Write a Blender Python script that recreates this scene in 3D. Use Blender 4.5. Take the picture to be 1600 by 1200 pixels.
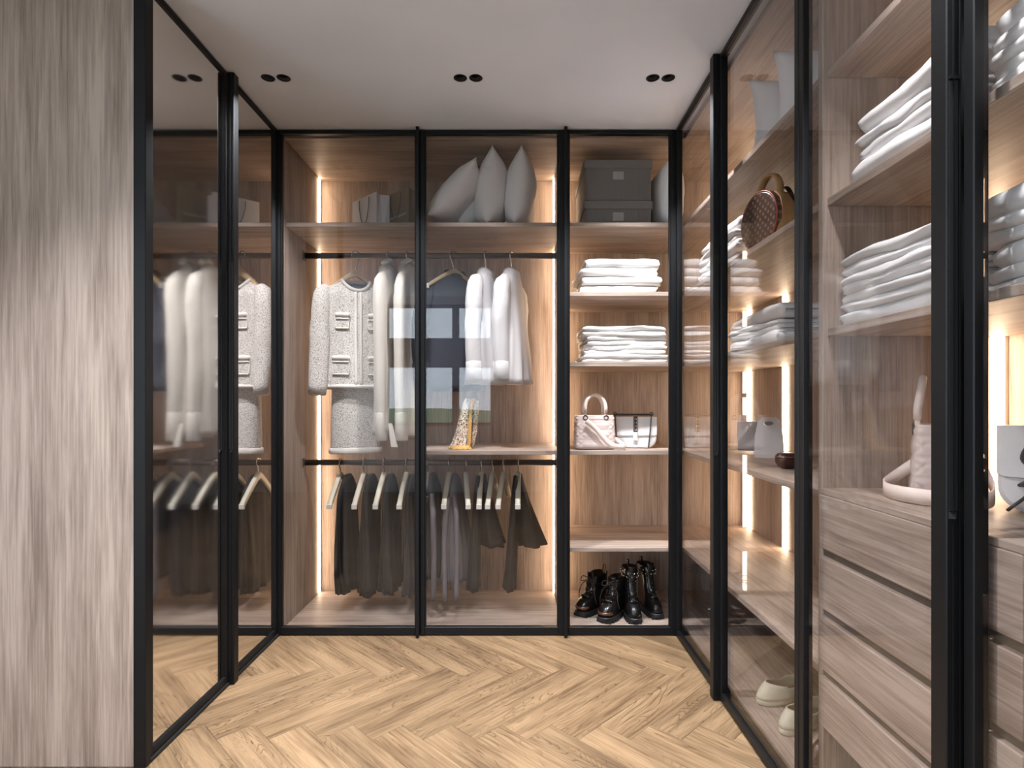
import bpy, bmesh, math, random
from mathutils import Vector, Matrix, noise

PI = math.pi
random.seed(7)
for o in list(bpy.data.objects):
    bpy.data.objects.remove(o)
S = bpy.context.scene
COL = S.collection

# ------------------------------------------------------------------ camera, world, exposure
F = 880.0                       # focal length in pixels of the 1600 px wide frame
cam_d = bpy.data.cameras.new('camera')
cam = bpy.data.objects.new('camera', cam_d)
COL.objects.link(cam)
cam.location = (0, 0, 1.2)
cam.rotation_euler = (PI / 2, 0, 0)
cam_d.sensor_width = 36
cam_d.lens = 36 * F / 1600
cam_d.shift_x = -6 / 1600
cam_d.shift_y = 28 / 1600
cam_d.clip_start = 0.05
S.camera = cam

W = bpy.data.worlds.new('sky')
S.world = W
W.use_nodes = True
wn = W.node_tree.nodes
bg = wn['Background']
bg.inputs[0].default_value = (0.80, 0.89, 1.0, 1)      # even overcast daylight
bg.inputs[1].default_value = 3.2
cy = S.cycles
cy.adaptive_threshold = 0.02
cy.max_bounces = 8
cy.diffuse_bounces = 4
cy.glossy_bounces = 4
cy.transparent_max_bounces = 14
cy.caustics_reflective = False
cy.caustics_refractive = False


def portal(loc, rot, sx, sy):
    ld = bpy.data.lights.new('window_portal', 'AREA')
    ld.shape = 'RECTANGLE'
    ld.size, ld.size_y = sx, sy
    ld.cycles.is_portal = True
    o = bpy.data.objects.new('window_portal', ld)
    COL.objects.link(o)
    o.location, o.rotation_euler = loc, rot


# daylight enters by the rear window (two rows of lights) and by an invented left-wall window, added for more light
portal((-1.02, -1.79, 1.2725), (PI / 2, 0, 0), 1.46, 0.775)
portal((-1.02, -1.79, 2.275), (PI / 2, 0, 0), 1.46, 0.45)
portal((-2.49, -0.65, 1.35), (0, -PI / 2, 0), 2.1, 1.8)

vs = S.view_settings
vs.view_transform = 'Standard'
vs.look = 'None'
vs.gamma = 1
vs.use_curve_mapping = False
vs.exposure = 1.35
SPOT_W = 34.0                   # watts of one downlight
LED_E = 9.5                     # emission strength of the LED strips

# key planes of the room (metres)
H = 2.6
XL, XR = -1.232, 0.83           # left mirrored doors, right glass doors
YB = 2.90                       # back glass doors
YBP = 3.50                      # back panel of the back wardrobe
XRP = 1.40                      # back panel of the right units
YREAR = -1.7
SH_T, SH_B, SH_C, SH_D, SH_E = 2.142, 1.778, 1.4085, 0.944, 0.436   # shelf tops
TH = 0.022
RAIL_U, RAIL_L, RAIL_Y = 2.03, 0.856, 3.2


def at(px, py, d):
    "world point on the plane Y=d that lies behind pixel (px, py) of the photograph"
    return Vector(((px - 806) * d / F, d, 1.2 - (py - 628) * d / F))


# ------------------------------------------------------------------ materials
def new_mat(name):
    m = bpy.data.materials.new(name)
    m.use_nodes = True
    nt = m.node_tree
    return m, nt, nt.nodes, nt.links, nt.nodes['Principled BSDF']


def srgb(r, g, b):
    f = lambda c: (c / 255 / 12.92) if c <= 10 else ((c / 255 + 0.055) / 1.055) ** 2.4
    return (f(r), f(g), f(b), 1)


def plain(name, col, rough=0.5, metal=0.0, spec=0.5, bump=0, bscale=200, sheen=0, var=0):
    m, nt, n, l, p = new_mat(name)
    p.inputs['Base Color'].default_value = col
    p.inputs['Roughness'].default_value = rough
    p.inputs['Metallic'].default_value = metal
    p.inputs['Specular IOR Level'].default_value = spec
    if sheen:
        p.inputs['Sheen Weight'].default_value = sheen
    tc = n.new('ShaderNodeTexCoord')
    tx = n.new('ShaderNodeTexNoise')
    tx.inputs['Scale'].default_value = bscale
    tx.inputs['Detail'].default_value = 3
    l.new(tc.outputs['Object'], tx.inputs['Vector'])
    if bump:
        b = n.new('ShaderNodeBump')
        b.inputs['Strength'].default_value = bump
        b.inputs['Distance'].default_value = 0.002
        l.new(tx.outputs['Fac'], b.inputs['Height'])
        l.new(b.outputs['Normal'], p.inputs['Normal'])
    if var:
        hs = n.new('ShaderNodeHueSaturation')
        hs.inputs['Color'].default_value = col
        mr = n.new('ShaderNodeMapRange')
        mr.inputs[3].default_value = 1 - var
        mr.inputs[4].default_value = 1 + var
        l.new(tx.outputs['Fac'], mr.inputs[0])
        l.new(mr.outputs[0], hs.inputs['Value'])
        l.new(hs.outputs[0], p.inputs['Base Color'])
    return m


def wood(name, axis, dark, light, streak=60, along=1.6, rough=0.5, rand=False, knots=False):
    m, nt, n, l, p = new_mat(name)
    tc = n.new('ShaderNodeTexCoord')
    src = tc.outputs['Object']
    if rand:
        oi = n.new('ShaderNodeObjectInfo')
        mul = n.new('ShaderNodeVectorMath')
        mul.operation = 'SCALE'
        mul.inputs[0].default_value = (37, 91, 53)
        l.new(oi.outputs['Random'], mul.inputs['Scale'])
        ad = n.new('ShaderNodeVectorMath')
        ad.operation = 'ADD'
        l.new(src, ad.inputs[0])
        l.new(mul.outputs[0], ad.inputs[1])
        src = ad.outputs[0]
    mp = n.new('ShaderNodeMapping')
    sc = [streak] * 3
    sc[axis] = along
    mp.inputs['Scale'].default_value = sc
    l.new(src, mp.inputs['Vector'])
    t1 = n.new('ShaderNodeTexNoise')
    t1.inputs['Scale'].default_value = 1.0
    t1.inputs['Detail'].default_value = 6
    t1.inputs['Roughness'].default_value = 0.65
    t1.inputs['Distortion'].default_value = 0.15
    l.new(mp.outputs[0], t1.inputs['Vector'])
    mp2 = n.new('ShaderNodeMapping')
    sc2 = [streak * 0.12] * 3
    sc2[axis] = along * 0.5
    mp2.inputs['Scale'].default_value = sc2
    l.new(src, mp2.inputs['Vector'])
    t2 = n.new('ShaderNodeTexNoise')
    t2.inputs['Scale'].default_value = 1.0
    t2.inputs['Detail'].default_value = 3
    t2.inputs['Distortion'].default_value = 0.3
    l.new(mp2.outputs[0], t2.inputs['Vector'])
    mx = n.new('ShaderNodeMath')
    mx.operation = 'MULTIPLY_ADD'
    mx.inputs[1].default_value = 0.55
    l.new(t1.outputs['Fac'], mx.inputs[0])
    m2 = n.new('ShaderNodeMath')
    m2.operation = 'MULTIPLY'
    m2.inputs[1].default_value = 0.45
    l.new(t2.outputs['Fac'], m2.inputs[0])
    l.new(m2.outputs[0], mx.inputs[2])
    rp = n.new('ShaderNodeValToRGB')
    rp.color_ramp.elements[0].position = 0.36
    rp.color_ramp.elements[0].color = dark
    rp.color_ramp.elements[1].position = 0.60
    rp.color_ramp.elements[1].color = light
    l.new(mx.outputs[0], rp.inputs[0])
    out = rp.outputs[0]
    if rand:
        hs = n.new('ShaderNodeHueSaturation')
        mr = n.new('ShaderNodeMapRange')
        mr.inputs[3].default_value = 0.86
        mr.inputs[4].default_value = 1.12
        l.new(oi.outputs['Random'], mr.inputs[0])
        l.new(mr.outputs[0], hs.inputs['Value'])
        l.new(out, hs.inputs['Color'])
        out = hs.outputs[0]
    if knots:
        # cathedral figure: thin dark growth rings
        mp3 = n.new('ShaderNodeMapping')
        sc3 = [9.0] * 3
        sc3[axis] = 1.3
        mp3.inputs['Scale'].default_value = sc3
        l.new(src, mp3.inputs['Vector'])
        t3 = n.new('ShaderNodeTexNoise')
        t3.inputs['Scale'].default_value = 1.0
        t3.inputs['Detail'].default_value = 2.5
        t3.inputs['Distortion'].default_value = 0.4
        l.new(mp3.outputs[0], t3.inputs['Vector'])
        mm = n.new('ShaderNodeMath')
        mm.operation = 'MULTIPLY'
        mm.inputs[1].default_value = 34
        l.new(t3.outputs['Fac'], mm.inputs[0])
        fr = n.new('ShaderNodeMath')
        fr.operation = 'FRACT'
        l.new(mm.outputs[0], fr.inputs[0])
        r3 = n.new('ShaderNodeValToRGB')
        r3.color_ramp.elements[0].position = 0.0
        r3.color_ramp.elements[0].color = (0.40, 0.34, 0.28, 1)
        r3.color_ramp.elements[1].position = 0.28
        r3.color_ramp.elements[1].color = (1, 1, 1, 1)
        l.new(fr.outputs[0], r3.inputs[0])
        # only in patches
        mp4 = n.new('ShaderNodeMapping')
        sc4 = [7.0] * 3
        sc4[axis] = 2.2
        mp4.inputs['Scale'].default_value = sc4
        mp4.inputs['Location'].default_value = (3, 5, 7)
        l.new(src, mp4.inputs['Vector'])
        t4 = n.new('ShaderNodeTexNoise')
        t4.inputs['Scale'].default_value = 1.0
        t4.inputs['Detail'].default_value = 2
        l.new(mp4.outputs[0], t4.inputs['Vector'])
        r4 = n.new('ShaderNodeValToRGB')
        r4.color_ramp.elements[0].position = 0.42
        r4.color_ramp.elements[0].color = (0.12, 0.12, 0.12, 1)
        r4.color_ramp.elements[1].position = 0.62
        l.new(t4.outputs['Fac'], r4.inputs[0])
        mc = n.new('ShaderNodeMix')
        mc.data_type = 'RGBA'
        mc.blend_type = 'MULTIPLY'
        l.new(r4.outputs[0], mc.inputs[0])
        l.new(out, mc.inputs[6])
        l.new(r3.outputs[0], mc.inputs[7])
        out = mc.outputs[2]
    l.new(out, p.inputs['Base Color'])
    p.inputs['Roughness'].default_value = rough
    p.inputs['Specular IOR Level'].default_value = 0.35
    b = n.new('ShaderNodeBump')
    b.inputs['Strength'].default_value = 0.12
    b.inputs['Distance'].default_value = 0.001
    l.new(t1.outputs['Fac'], b.inputs['Height'])
    l.new(b.outputs['Normal'], p.inputs['Normal'])
    return m


def glass_mat(name, tint):
    "thin architectural glass: clear pass-through plus Schlick reflection"
    m = bpy.data.materials.new(name)
    m.use_nodes = True
    nt = m.node_tree
    n, l = nt.nodes, nt.links
    n.clear()
    out = n.new('ShaderNodeOutputMaterial')
    tr = n.new('ShaderNodeBsdfTransparent')
    tr.inputs[0].default_value = tint
    gl = n.new('ShaderNodeBsdfGlossy')
    gl.inputs['Roughness'].default_value = 0.0
    g = n.new('ShaderNodeNewGeometry')
    d = n.new('ShaderNodeVectorMath')
    d.operation = 'DOT_PRODUCT'
    l.new(g.outputs['Incoming'], d.inputs[0])
    l.new(g.outputs['True Normal'], d.inputs[1])
    a = n.new('ShaderNodeMath')
    a.operation = 'ABSOLUTE'
    l.new(d.outputs['Value'], a.inputs[0])
    s = n.new('ShaderNodeMath')
    s.operation = 'SUBTRACT'
    s.inputs[0].default_value = 1
    l.new(a.outputs[0], s.inputs[1])
    pw = n.new('ShaderNodeMath')
    pw.operation = 'POWER'
    pw.inputs[1].default_value = 5
    l.new(s.outputs[0], pw.inputs[0])
    ma = n.new('ShaderNodeMath')
    ma.operation = 'MULTIPLY_ADD'
    ma.inputs[1].default_value = 0.95
    ma.inputs[2].default_value = 0.036
    l.new(pw.outputs[0], ma.inputs[0])
    mix = n.new('ShaderNodeMixShader')
    l.new(ma.outputs[0], mix.inputs[0])
    l.new(tr.outputs[0], mix.inputs[1])
    l.new(gl.outputs[0], mix.inputs[2])
    l.new(mix.outputs[0], out.inputs[0])
    return m


def mirror_mat(name, tint, rough):
    m, nt, n, l, p = new_mat(name)
    p.inputs['Base Color'].default_value = tint
    p.inputs['Metallic'].default_value = 1
    p.inputs['Roughness'].default_value = rough
    return m


def emit_mat(name, col, e):
    m = bpy.data.materials.new(name)
    m.use_nodes = True
    n, l = m.node_tree.nodes, m.node_tree.links
    n.clear()
    out = n.new('ShaderNodeOutputMaterial')
    em = n.new('ShaderNodeEmission')
    em.inputs[0].default_value = col
    em.inputs[1].default_value = e
    l.new(em.outputs[0], out.inputs[0])
    return m


WD, WL = srgb(130, 113, 102), srgb(184, 167, 155)
M = {}
M['wood_z'] = wood('greige oak, upright grain', 2, WD, WL, 120, 3.6)
M['wood_x'] = wood('greige oak, grain along x', 0, WD, WL, 120, 3.6)
M['wood_y'] = wood('greige oak, grain along y', 1, WD, WL, 120, 3.6)
M['plank'] = wood('honey oak plank', 0, srgb(92, 71, 50), srgb(146, 120, 91), 90, 4.0, 0.42, True, True)
M['plaster'] = plain('grey lime plaster', srgb(226, 231, 243), 0.85, bump=0.25, bscale=3.0, var=0.06)
M['wallpaint'] = plain('pale wall paint', srgb(232, 231, 232), 0.8)
M['subfloor'] = plain('dark subfloor', srgb(70, 58, 46), 0.9)
M['black'] = plain('black anodised aluminium', srgb(18, 19, 21), 0.45, 0.2, 0.3)
M['blackm'] = plain('matt black seal', srgb(14, 14, 15), 0.6)
M['rail'] = plain('bronze rail metal', srgb(96, 82, 68), 0.35, 0.8)
M['glass'] = glass_mat('clear door glass', (0.93, 0.92, 0.915, 1))
M['winglass'] = glass_mat('window glass', (0.97, 0.98, 0.98, 1))
M['mirror_a'] = mirror_mat('bronze mirror', (0.95, 0.93, 0.92, 1), 0.03)
M['mirror_b'] = mirror_mat('bronze mirror, satin', (0.95, 0.93, 0.92, 1), 0.06)
M['led'] = emit_mat('warm LED', (1.0, 0.73, 0.49, 1), LED_E)
M['chrome'] = plain('polished steel', srgb(190, 188, 186), 0.18, 1.0)
M['dchrome'] = plain('dark steel', srgb(96, 90, 86), 0.3, 0.9)
M['brass'] = plain('copper trim', srgb(150, 108, 84), 0.3, 0.9)
M['linen'] = plain('white linen', srgb(230, 228, 228), 0.9, bump=0.6, bscale=26, sheen=0.2)
M['pillow'] = plain('white pillow cotton', srgb(240, 239, 243), 0.9, bump=0.3, bscale=30, sheen=0.2)
M['shirt'] = plain('white shirt cotton', srgb(212, 211, 213), 0.85, bump=0.3, bscale=26, sheen=0.2)
M['cream'] = plain('ivory cloth', srgb(206, 201, 192), 0.85, bump=0.3, bscale=26, sheen=0.2)
M['navy'] = plain('navy wool', srgb(46, 50, 62), 0.9, bump=0.2, bscale=300)
M['char'] = plain('charcoal wool', srgb(34, 31, 31), 0.85, bump=0.3, bscale=200, var=0.2)
M['char2'] = plain('slate wool', srgb(44, 44, 48), 0.85, bump=0.3, bscale=200, var=0.2)
M['grey'] = plain('grey jersey', srgb(112, 108, 114), 0.85, bump=0.3, bscale=120)
M['hanger'] = plain('cream lacquered hanger', srgb(208, 202, 184), 0.4)
M['hangcap'] = plain('white hanger tip', srgb(232, 230, 224), 0.4)
M['hangwood'] = plain('beech hanger', srgb(196, 170, 132), 0.45)
M['box'] = plain('grey ribbed cloth', srgb(112, 108, 106), 0.9, bump=0.3, bscale=250)
M['tag'] = plain('pale grey tag', srgb(150, 147, 147), 0.6)
M['paper'] = plain('white paper', srgb(240, 239, 243), 0.7)
M['kraft'] = plain('olive kraft paper', srgb(138, 122, 98), 0.75)
M['cordg'] = plain('grey cord', srgb(96, 92, 92), 0.8)
M['print'] = plain('white print', srgb(214, 204, 194), 0.7)
M['pink'] = plain('blush leather', srgb(226, 208, 202), 0.38, bump=0.15, bscale=180)
M['pinks'] = plain('blush strap leather', srgb(232, 214, 204), 0.42)
M['white_l'] = plain('white leather', srgb(226, 224, 224), 0.35)
M['seam'] = plain('grey seam', srgb(140, 140, 144), 0.6)
M['ink'] = plain('dark strap leather', srgb(62, 60, 62), 0.5)
M['black_l'] = plain('black polished leather', srgb(20, 18, 18), 0.25, bump=0.1, bscale=60)
M['rubber'] = plain('black rubber', srgb(24, 22, 22), 0.5)
M['lace'] = plain('dark brown lace', srgb(46, 36, 32), 0.7)
M['tan'] = plain('tan leather', srgb(200, 156, 108), 0.5)
M['redglaze'] = plain('red edge glaze', srgb(150, 60, 50), 0.45)
M['wine'] = plain('dark brown leather', srgb(70, 40, 30), 0.3)
M['creamshoe'] = plain('cream suede', srgb(206, 200, 178), 0.7)
M['taupe'] = plain('taupe insole', srgb(110, 98, 86), 0.7)
M['curtain'] = plain('lilac curtain', srgb(178, 180, 198), 0.9)
M['blind'] = plain('dark roller blind', srgb(70, 66, 64), 0.8)
M['winframe'] = plain('grey window frame', srgb(112, 104, 100), 0.5)
M['hillgreen'] = plain('distant meadow', srgb(92, 122, 92), 0.9, bscale=0.3, var=0.3)


def tweed():
    m, nt, n, l, p = new_mat('ivory boucle tweed')
    tc = n.new('ShaderNodeTexCoord')
    v = n.new('ShaderNodeTexVoronoi')
    v.inputs['Scale'].default_value = 240
    l.new(tc.outputs['Object'], v.inputs['Vector'])
    t = n.new('ShaderNodeTexNoise')
    t.inputs['Scale'].default_value = 230
    t.inputs['Detail'].default_value = 3
    l.new(tc.outputs['Object'], t.inputs['Vector'])
    r = n.new('ShaderNodeValToRGB')
    r.color_ramp.elements[0].position = 0.36
    r.color_ramp.elements[0].color = srgb(142, 138, 134)
    r.color_ramp.elements[1].position = 0.52
    r.color_ramp.elements[1].color = srgb(230, 226, 220)
    l.new(t.outputs['Fac'], r.inputs[0])
    l.new(r.outputs[0], p.inputs['Base Color'])
    b = n.new('ShaderNodeBump')
    b.inputs['Strength'].default_value = 0.8
    b.inputs['Distance'].default_value = 0.004
    l.new(v.outputs['Distance'], b.inputs['Height'])
    l.new(b.outputs['Normal'], p.inputs['Normal'])
    p.inputs['Roughness'].default_value = 0.95
    return m


def monogram():
    m, nt, n, l, p = new_mat('brown patterned canvas')
    tc = n.new('ShaderNodeTexCoord')
    mp = n.new('ShaderNodeMapping')
    mp.inputs['Rotation'].default_value = (PI / 4, 0, 0)
    sp = n.new('ShaderNodeSeparateXYZ')
    cb = n.new('ShaderNodeCombineXYZ')
    l.new(tc.outputs['Object'], sp.inputs[0])
    l.new(sp.outputs['Y'], cb.inputs['X'])
    l.new(sp.outputs['Z'], cb.inputs['Y'])
    mp.inputs['Rotation'].default_value = (0, 0, PI / 4)
    l.new(cb.outputs[0], mp.inputs['Vector'])
    v = n.new('ShaderNodeTexVoronoi')
    v.voronoi_dimensions = '2D'
    v.inputs['Scale'].default_value = 46
    v.inputs['Randomness'].default_value = 0.12
    l.new(mp.outputs[0], v.inputs['Vector'])
    r = n.new('ShaderNodeValToRGB')
    e = r.color_ramp.elements
    e[0].position, e[0].color = 0.20, srgb(132, 104, 78)
    e[1].position, e[1].color = 0.34, srgb(66, 42, 34)
    l.new(v.outputs['Distance'], r.inputs[0])
    l.new(r.outputs[0], p.inputs['Base Color'])
    p.inputs['Roughness'].default_value = 0.45
    return m


def scarf_mat():
    m, nt, n, l, p = new_mat('printed silk')
    tc = n.new('ShaderNodeTexCoord')
    v = n.new('ShaderNodeTexVoronoi')
    v.inputs['Scale'].default_value = 85
    l.new(tc.outputs['Object'], v.inputs['Vector'])
    t = n.new('ShaderNodeTexNoise')
    t.inputs['Scale'].default_value = 120
    t.inputs['Detail'].default_value = 3
    l.new(tc.outputs['Object'], t.inputs['Vector'])
    r = n.new('ShaderNodeValToRGB')
    e = r.color_ramp.elements
    e[0].position, e[0].color = 0.30, srgb(60, 46, 48)
    e[1].position, e[1].color = 0.58, srgb(238, 232, 224)
    for pos, c in ((0.42, srgb(120, 84, 70)), (0.47, srgb(212, 168, 96)), (0.52, srgb(232, 224, 214))):
        x = e.new(pos)
        x.color = c
    l.new(t.outputs['Fac'], r.inputs[0])
    hs = n.new('ShaderNodeMix')
    hs.data_type = 'RGBA'
    hs.blend_type = 'MIX'
    hs.inputs[7].default_value = srgb(240, 236, 230)
    # blends to plain pale silk towards the fold at the top
    sx = n.new('ShaderNodeSeparateXYZ')
    l.new(tc.outputs['Object'], sx.inputs[0])
    mr = n.new('ShaderNodeMapRange')
    mr.inputs[1].default_value = 0.19
    mr.inputs[2].default_value = 0.25
    l.new(sx.outputs['Z'], mr.inputs[0])
    l.new(mr.outputs[0], hs.inputs[0])
    l.new(r.outputs[0], hs.inputs[6])
    l.new(hs.outputs[2], p.inputs['Base Color'])
    p.inputs['Roughness'].default_value = 0.4
    return m


M['tweed'] = tweed()
M['mono'] = monogram()
M['scarf'] = scarf_mat()
M['gold'] = plain('mustard silk border', srgb(222, 172, 92), 0.45)
M['trim'] = plain('braided ivory trim', srgb(222, 218, 212), 0.9, bump=1.0, bscale=260, var=0.2)


# ------------------------------------------------------------------ geometry helpers
def obj(name, verts, faces, mat, parent=None, smooth=False, loc=None):
    me = bpy.data.meshes.new(name)
    me.from_pydata([tuple(v) for v in verts], [], faces)
    me.materials.append(mat)
    if smooth:
        me.polygons.foreach_set('use_smooth', [True] * len(me.polygons))
    me.update()
    o = bpy.data.objects.new(name, me)
    COL.objects.link(o)
    if parent is not None:
        o.parent = parent
    if loc is not None:
        o.location = loc
    return o


def objbm(name, bm, mat, parent=None, smooth=False):
    bmesh.ops.recalc_face_normals(bm, faces=bm.faces)
    me = bpy.data.meshes.new(name)
    bm.to_mesh(me)
    bm.free()
    me.materials.append(mat)
    if smooth:
        me.polygons.foreach_set('use_smooth', [True] * len(me.polygons))
    o = bpy.data.objects.new(name, me)
    COL.objects.link(o)
    if parent is not None:
        o.parent = parent
    return o


def bx(bm, x0, x1, y0, y1, z0, z1, bev=0.0, seg=1):
    r = bmesh.ops.create_cube(bm, size=1)
    vsn = r['verts']
    for v in vsn:
        v.co = Vector((x0 + (v.co.x + .5) * (x1 - x0), y0 + (v.co.y + .5) * (y1 - y0), z0 + (v.co.z + .5) * (z1 - z0)))
    if bev:
        es = list({e for v in vsn for e in v.link_edges})
        bmesh.ops.bevel(bm, geom=es, offset=bev, segments=seg, affect='EDGES', profile=0.5)


def box(name, x0, x1, y0, y1, z0, z1, mat, parent=None, bev=0.0015, seg=1, smooth=False):
    bm = bmesh.new()
    bx(bm, x0, x1, y0, y1, z0, z1, bev, seg)
    o = objbm(name, bm, mat, None, smooth)
    if parent is not None:
        o.parent = parent
        o.matrix_parent_inverse = Matrix.Translation(-Vector(parent.location))
    return o


def loft(rings, cap0=True, cap1=True, closed=True):
    vsn, fs = [], []
    n = len(rings[0])
    for r in rings:
        vsn += [tuple(p) for p in r]
    for i in range(len(rings) - 1):
        for j in range(n if closed else n - 1):
            k = (j + 1) % n
            fs.append((i * n + j, i * n + k, (i + 1) * n + k, (i + 1) * n + j))
    if cap0:
        fs.append(tuple(range(n - 1, -1, -1)))
    if cap1:
        b = (len(rings) - 1) * n
        fs.append(tuple(range(b, b + n)))
    return vsn, fs


def tube_rings(pts, r, seg=8, flat=(1, 1), up=Vector((0, 0, 1))):
    pts = [Vector(p) for p in pts]
    rs = r if isinstance(r, (list, tuple)) else [r] * len(pts)
    rings = []
    prev = None
    for i, p in enumerate(pts):
        t = (pts[min(i + 1, len(pts) - 1)] - pts[max(i - 1, 0)]).normalized()
        if prev is None:
            a = t.cross(up)
            if a.length < 1e-3:
                a = t.cross(Vector((0, 1, 0)))
            a.normalize()
        else:
            a = (prev - t * prev.dot(t)).normalized()
        prev = a
        b = a.cross(t)
        rings.append([p + (a * math.cos(u) * flat[0] + b * math.sin(u) * flat[1]) * rs[i]
                      for u in [2 * PI * k / seg for k in range(seg)]])
    return rings


def tube(name, pts, r, mat, parent=None, seg=8, flat=(1, 1), caps=True, up=Vector((0, 0, 1))):
    v, f = loft(tube_rings(pts, r, seg, flat, up), caps, caps)
    return obj(name, v, f, mat, parent, True)


def arc(c, r, a0, a1, n, ax=Vector((1, 0, 0)), ay=Vector((0, 0, 1))):
    c = Vector(c)
    return [c + ax * (r * math.cos(a0 + (a1 - a0) * i / n)) + ay * (r * math.sin(a0 + (a1 - a0) * i / n)) for i in range(n + 1)]


def spline(pts, n=6):
    P = [Vector(p) for p in pts]
    P = [2 * P[0] - P[1]] + P + [2 * P[-1] - P[-2]]
    out = []
    for i in range(1, len(P) - 2):
        for k in range(n):
            t = k / n
            a, b, c, d = P[i - 1], P[i], P[i + 1], P[i + 2]
            out.append(0.5 * ((2 * b) + (c - a) * t + (2 * a - 5 * b + 4 * c - d) * t * t + (3 * b - a - 3 * c + d) * t ** 3))
    out.append(P[-2])
    return out


def thing(name, label, cat, loc=(0, 0, 0), rot=(0, 0, 0), group=None):
    o = bpy.data.objects.new(name, None)
    COL.objects.link(o)
    o.location = loc
    o.rotation_euler = rot
    o.empty_display_size = 0.05
    o['label'] = label
    o['category'] = cat
    if group:
        o['group'] = group
    return o


def tag(o, label, cat, group=None, kind=None):
    o['label'] = label
    o['category'] = cat
    if group:
        o['group'] = group
    if kind:
        o['kind'] = kind
    return o


def struct(o, label=None):
    o['kind'] = 'structure'
    if label:
        o['label'] = label
    return o


# ------------------------------------------------------------------ the room
floor = struct(box('floor', -2.5, 1.5, YREAR - 0.1, 3.6, -0.10, -0.0155, M['subfloor'], bev=0), 'honey oak herringbone floor')
PL, PW = 0.65, 0.13
bm = bmesh.new()
bx(bm, -PL / 2 + 0.0003, PL / 2 - 0.0003, -PW / 2 + 0.0003, PW / 2 - 0.0003, -0.015, 0.0, 0.0007, 1)
bmesh.ops.recalc_face_normals(bm, faces=bm.faces)
plank_me = bpy.data.meshes.new('plank')
bm.to_mesh(plank_me)
bm.free()
plank_me.materials.append(M['plank'])
R45 = Matrix.Rotation(-PI / 4, 2)
for m_ in range(-8, 9):
    for k in range(-60, 61):
        for vert in (0, 1):
            if not vert:
                c = Vector((k * PW + PL / 2 + m_ * 2 * PL, k * PW + PW / 2))
            else:
                c = Vector((k * PW + PL + PW / 2 + m_ * 2 * PL, k * PW + PW - PL / 2))
            c = R45 @ c
            x, y = c.x + 0.04, c.y + 2.92
            ok = (-1.52 < x < 1.12 and -1.75 < y < 3.12) or (-2.5 < x <= -1.52 and -1.75 < y < 2.1)
            if not ok:
                continue
            o = bpy.data.objects.new('plank', plank_me)
            COL.objects.link(o)
            o.location = (x, y, 0)
            o.rotation_euler = (0, 0, -PI / 4 + (PI / 2 if vert else 0))
            o.parent = floor

# downlight positions: pairs, in rows
DL_X = [-1.071, -1.004, -0.240, -0.173, 0.592, 0.659]
DL_Y = [2.435, 0.99]
DL_R = 0.030
# ceiling sheet with round cut-outs
bm = bmesh.new()
es = []


def edge_loop(pts):
    vl = [bm.verts.new(p) for p in pts]
    for i in range(len(vl)):
        es.append(bm.edges.new((vl[i], vl[(i + 1) % len(vl)])))


edge_loop([(-2.5, YREAR - .1, H), (1.5, YREAR - .1, H), (1.5, 3.6, H), (-2.5, 3.6, H)])
for y in DL_Y:
    for x in DL_X:
        edge_loop([(x + DL_R * math.cos(a), y + DL_R * math.sin(a), H) for a in [2 * PI * i / 24 for i in range(24)]])
bmesh.ops.triangle_fill(bm, use_beauty=True, use_dissolve=False, edges=es)
for f in bm.faces:
    if f.normal.z > 0:
        f.normal_flip()
me = bpy.data.meshes.new('ceiling')
bm.to_mesh(me)
bm.free()
me.materials.append(M['plaster'])
ceiling = bpy.data.objects.new('ceiling', me)
COL.objects.link(ceiling)
struct(ceiling, 'grey lime plaster ceiling')
slab = box('ceiling_slab', -2.5, 1.5, YREAR - .1, 3.6, 2.72, 2.80, M['plaster'], bev=0)  # unseen, added above the sheet to stop sky light leaking in
struct(slab)
bm = bmesh.new()
bx(bm, -2.5, -2.4, YREAR - .1, -1.55, 0, 2.72)
bx(bm, -2.5, -2.4, 0.25, 3.6, 0, 2.72)
bx(bm, -2.5, -2.4, -1.55, 0.25, 0, 0.3)
bx(bm, -2.5, -2.4, -1.55, 0.25, 2.4, 2.72)
struct(objbm('wall_left', bm, M['wallpaint']))


def added_side_window(name, label, x0, y0, y1, n):
    bm = bmesh.new()
    for i in range(n + 1):
        y = y0 + (y1 - y0 - .06) * i / n
        bx(bm, x0, x0 + .06, y, y + .06, 0.37, 2.33)
    bx(bm, x0, x0 + .06, y0, y1, 0.3, 0.37)
    bx(bm, x0, x0 + .06, y0, y1, 2.33, 2.4)
    w = struct(objbm(name, bm, M['winframe']), label)
    box('pane', x0 + .025, x0 + .035, y0 + .01, y1 - .01, .31, 2.39, M['winglass'], w, bev=0)


added_side_window('fill_window', 'unseen tall window added in the left wall for more daylight', -2.47, -1.55, 0.25, 2)  # made-up window, added only to let more daylight into the room
struct(box('wall_back', -2.4, 1.5, 3.53, 3.6, 0, 2.72, M['wallpaint'], bev=0))
struct(box('wall_right', 1.43, 1.5, YREAR, 3.53, 0, 2.72, M['wallpaint'], bev=0))
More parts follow.
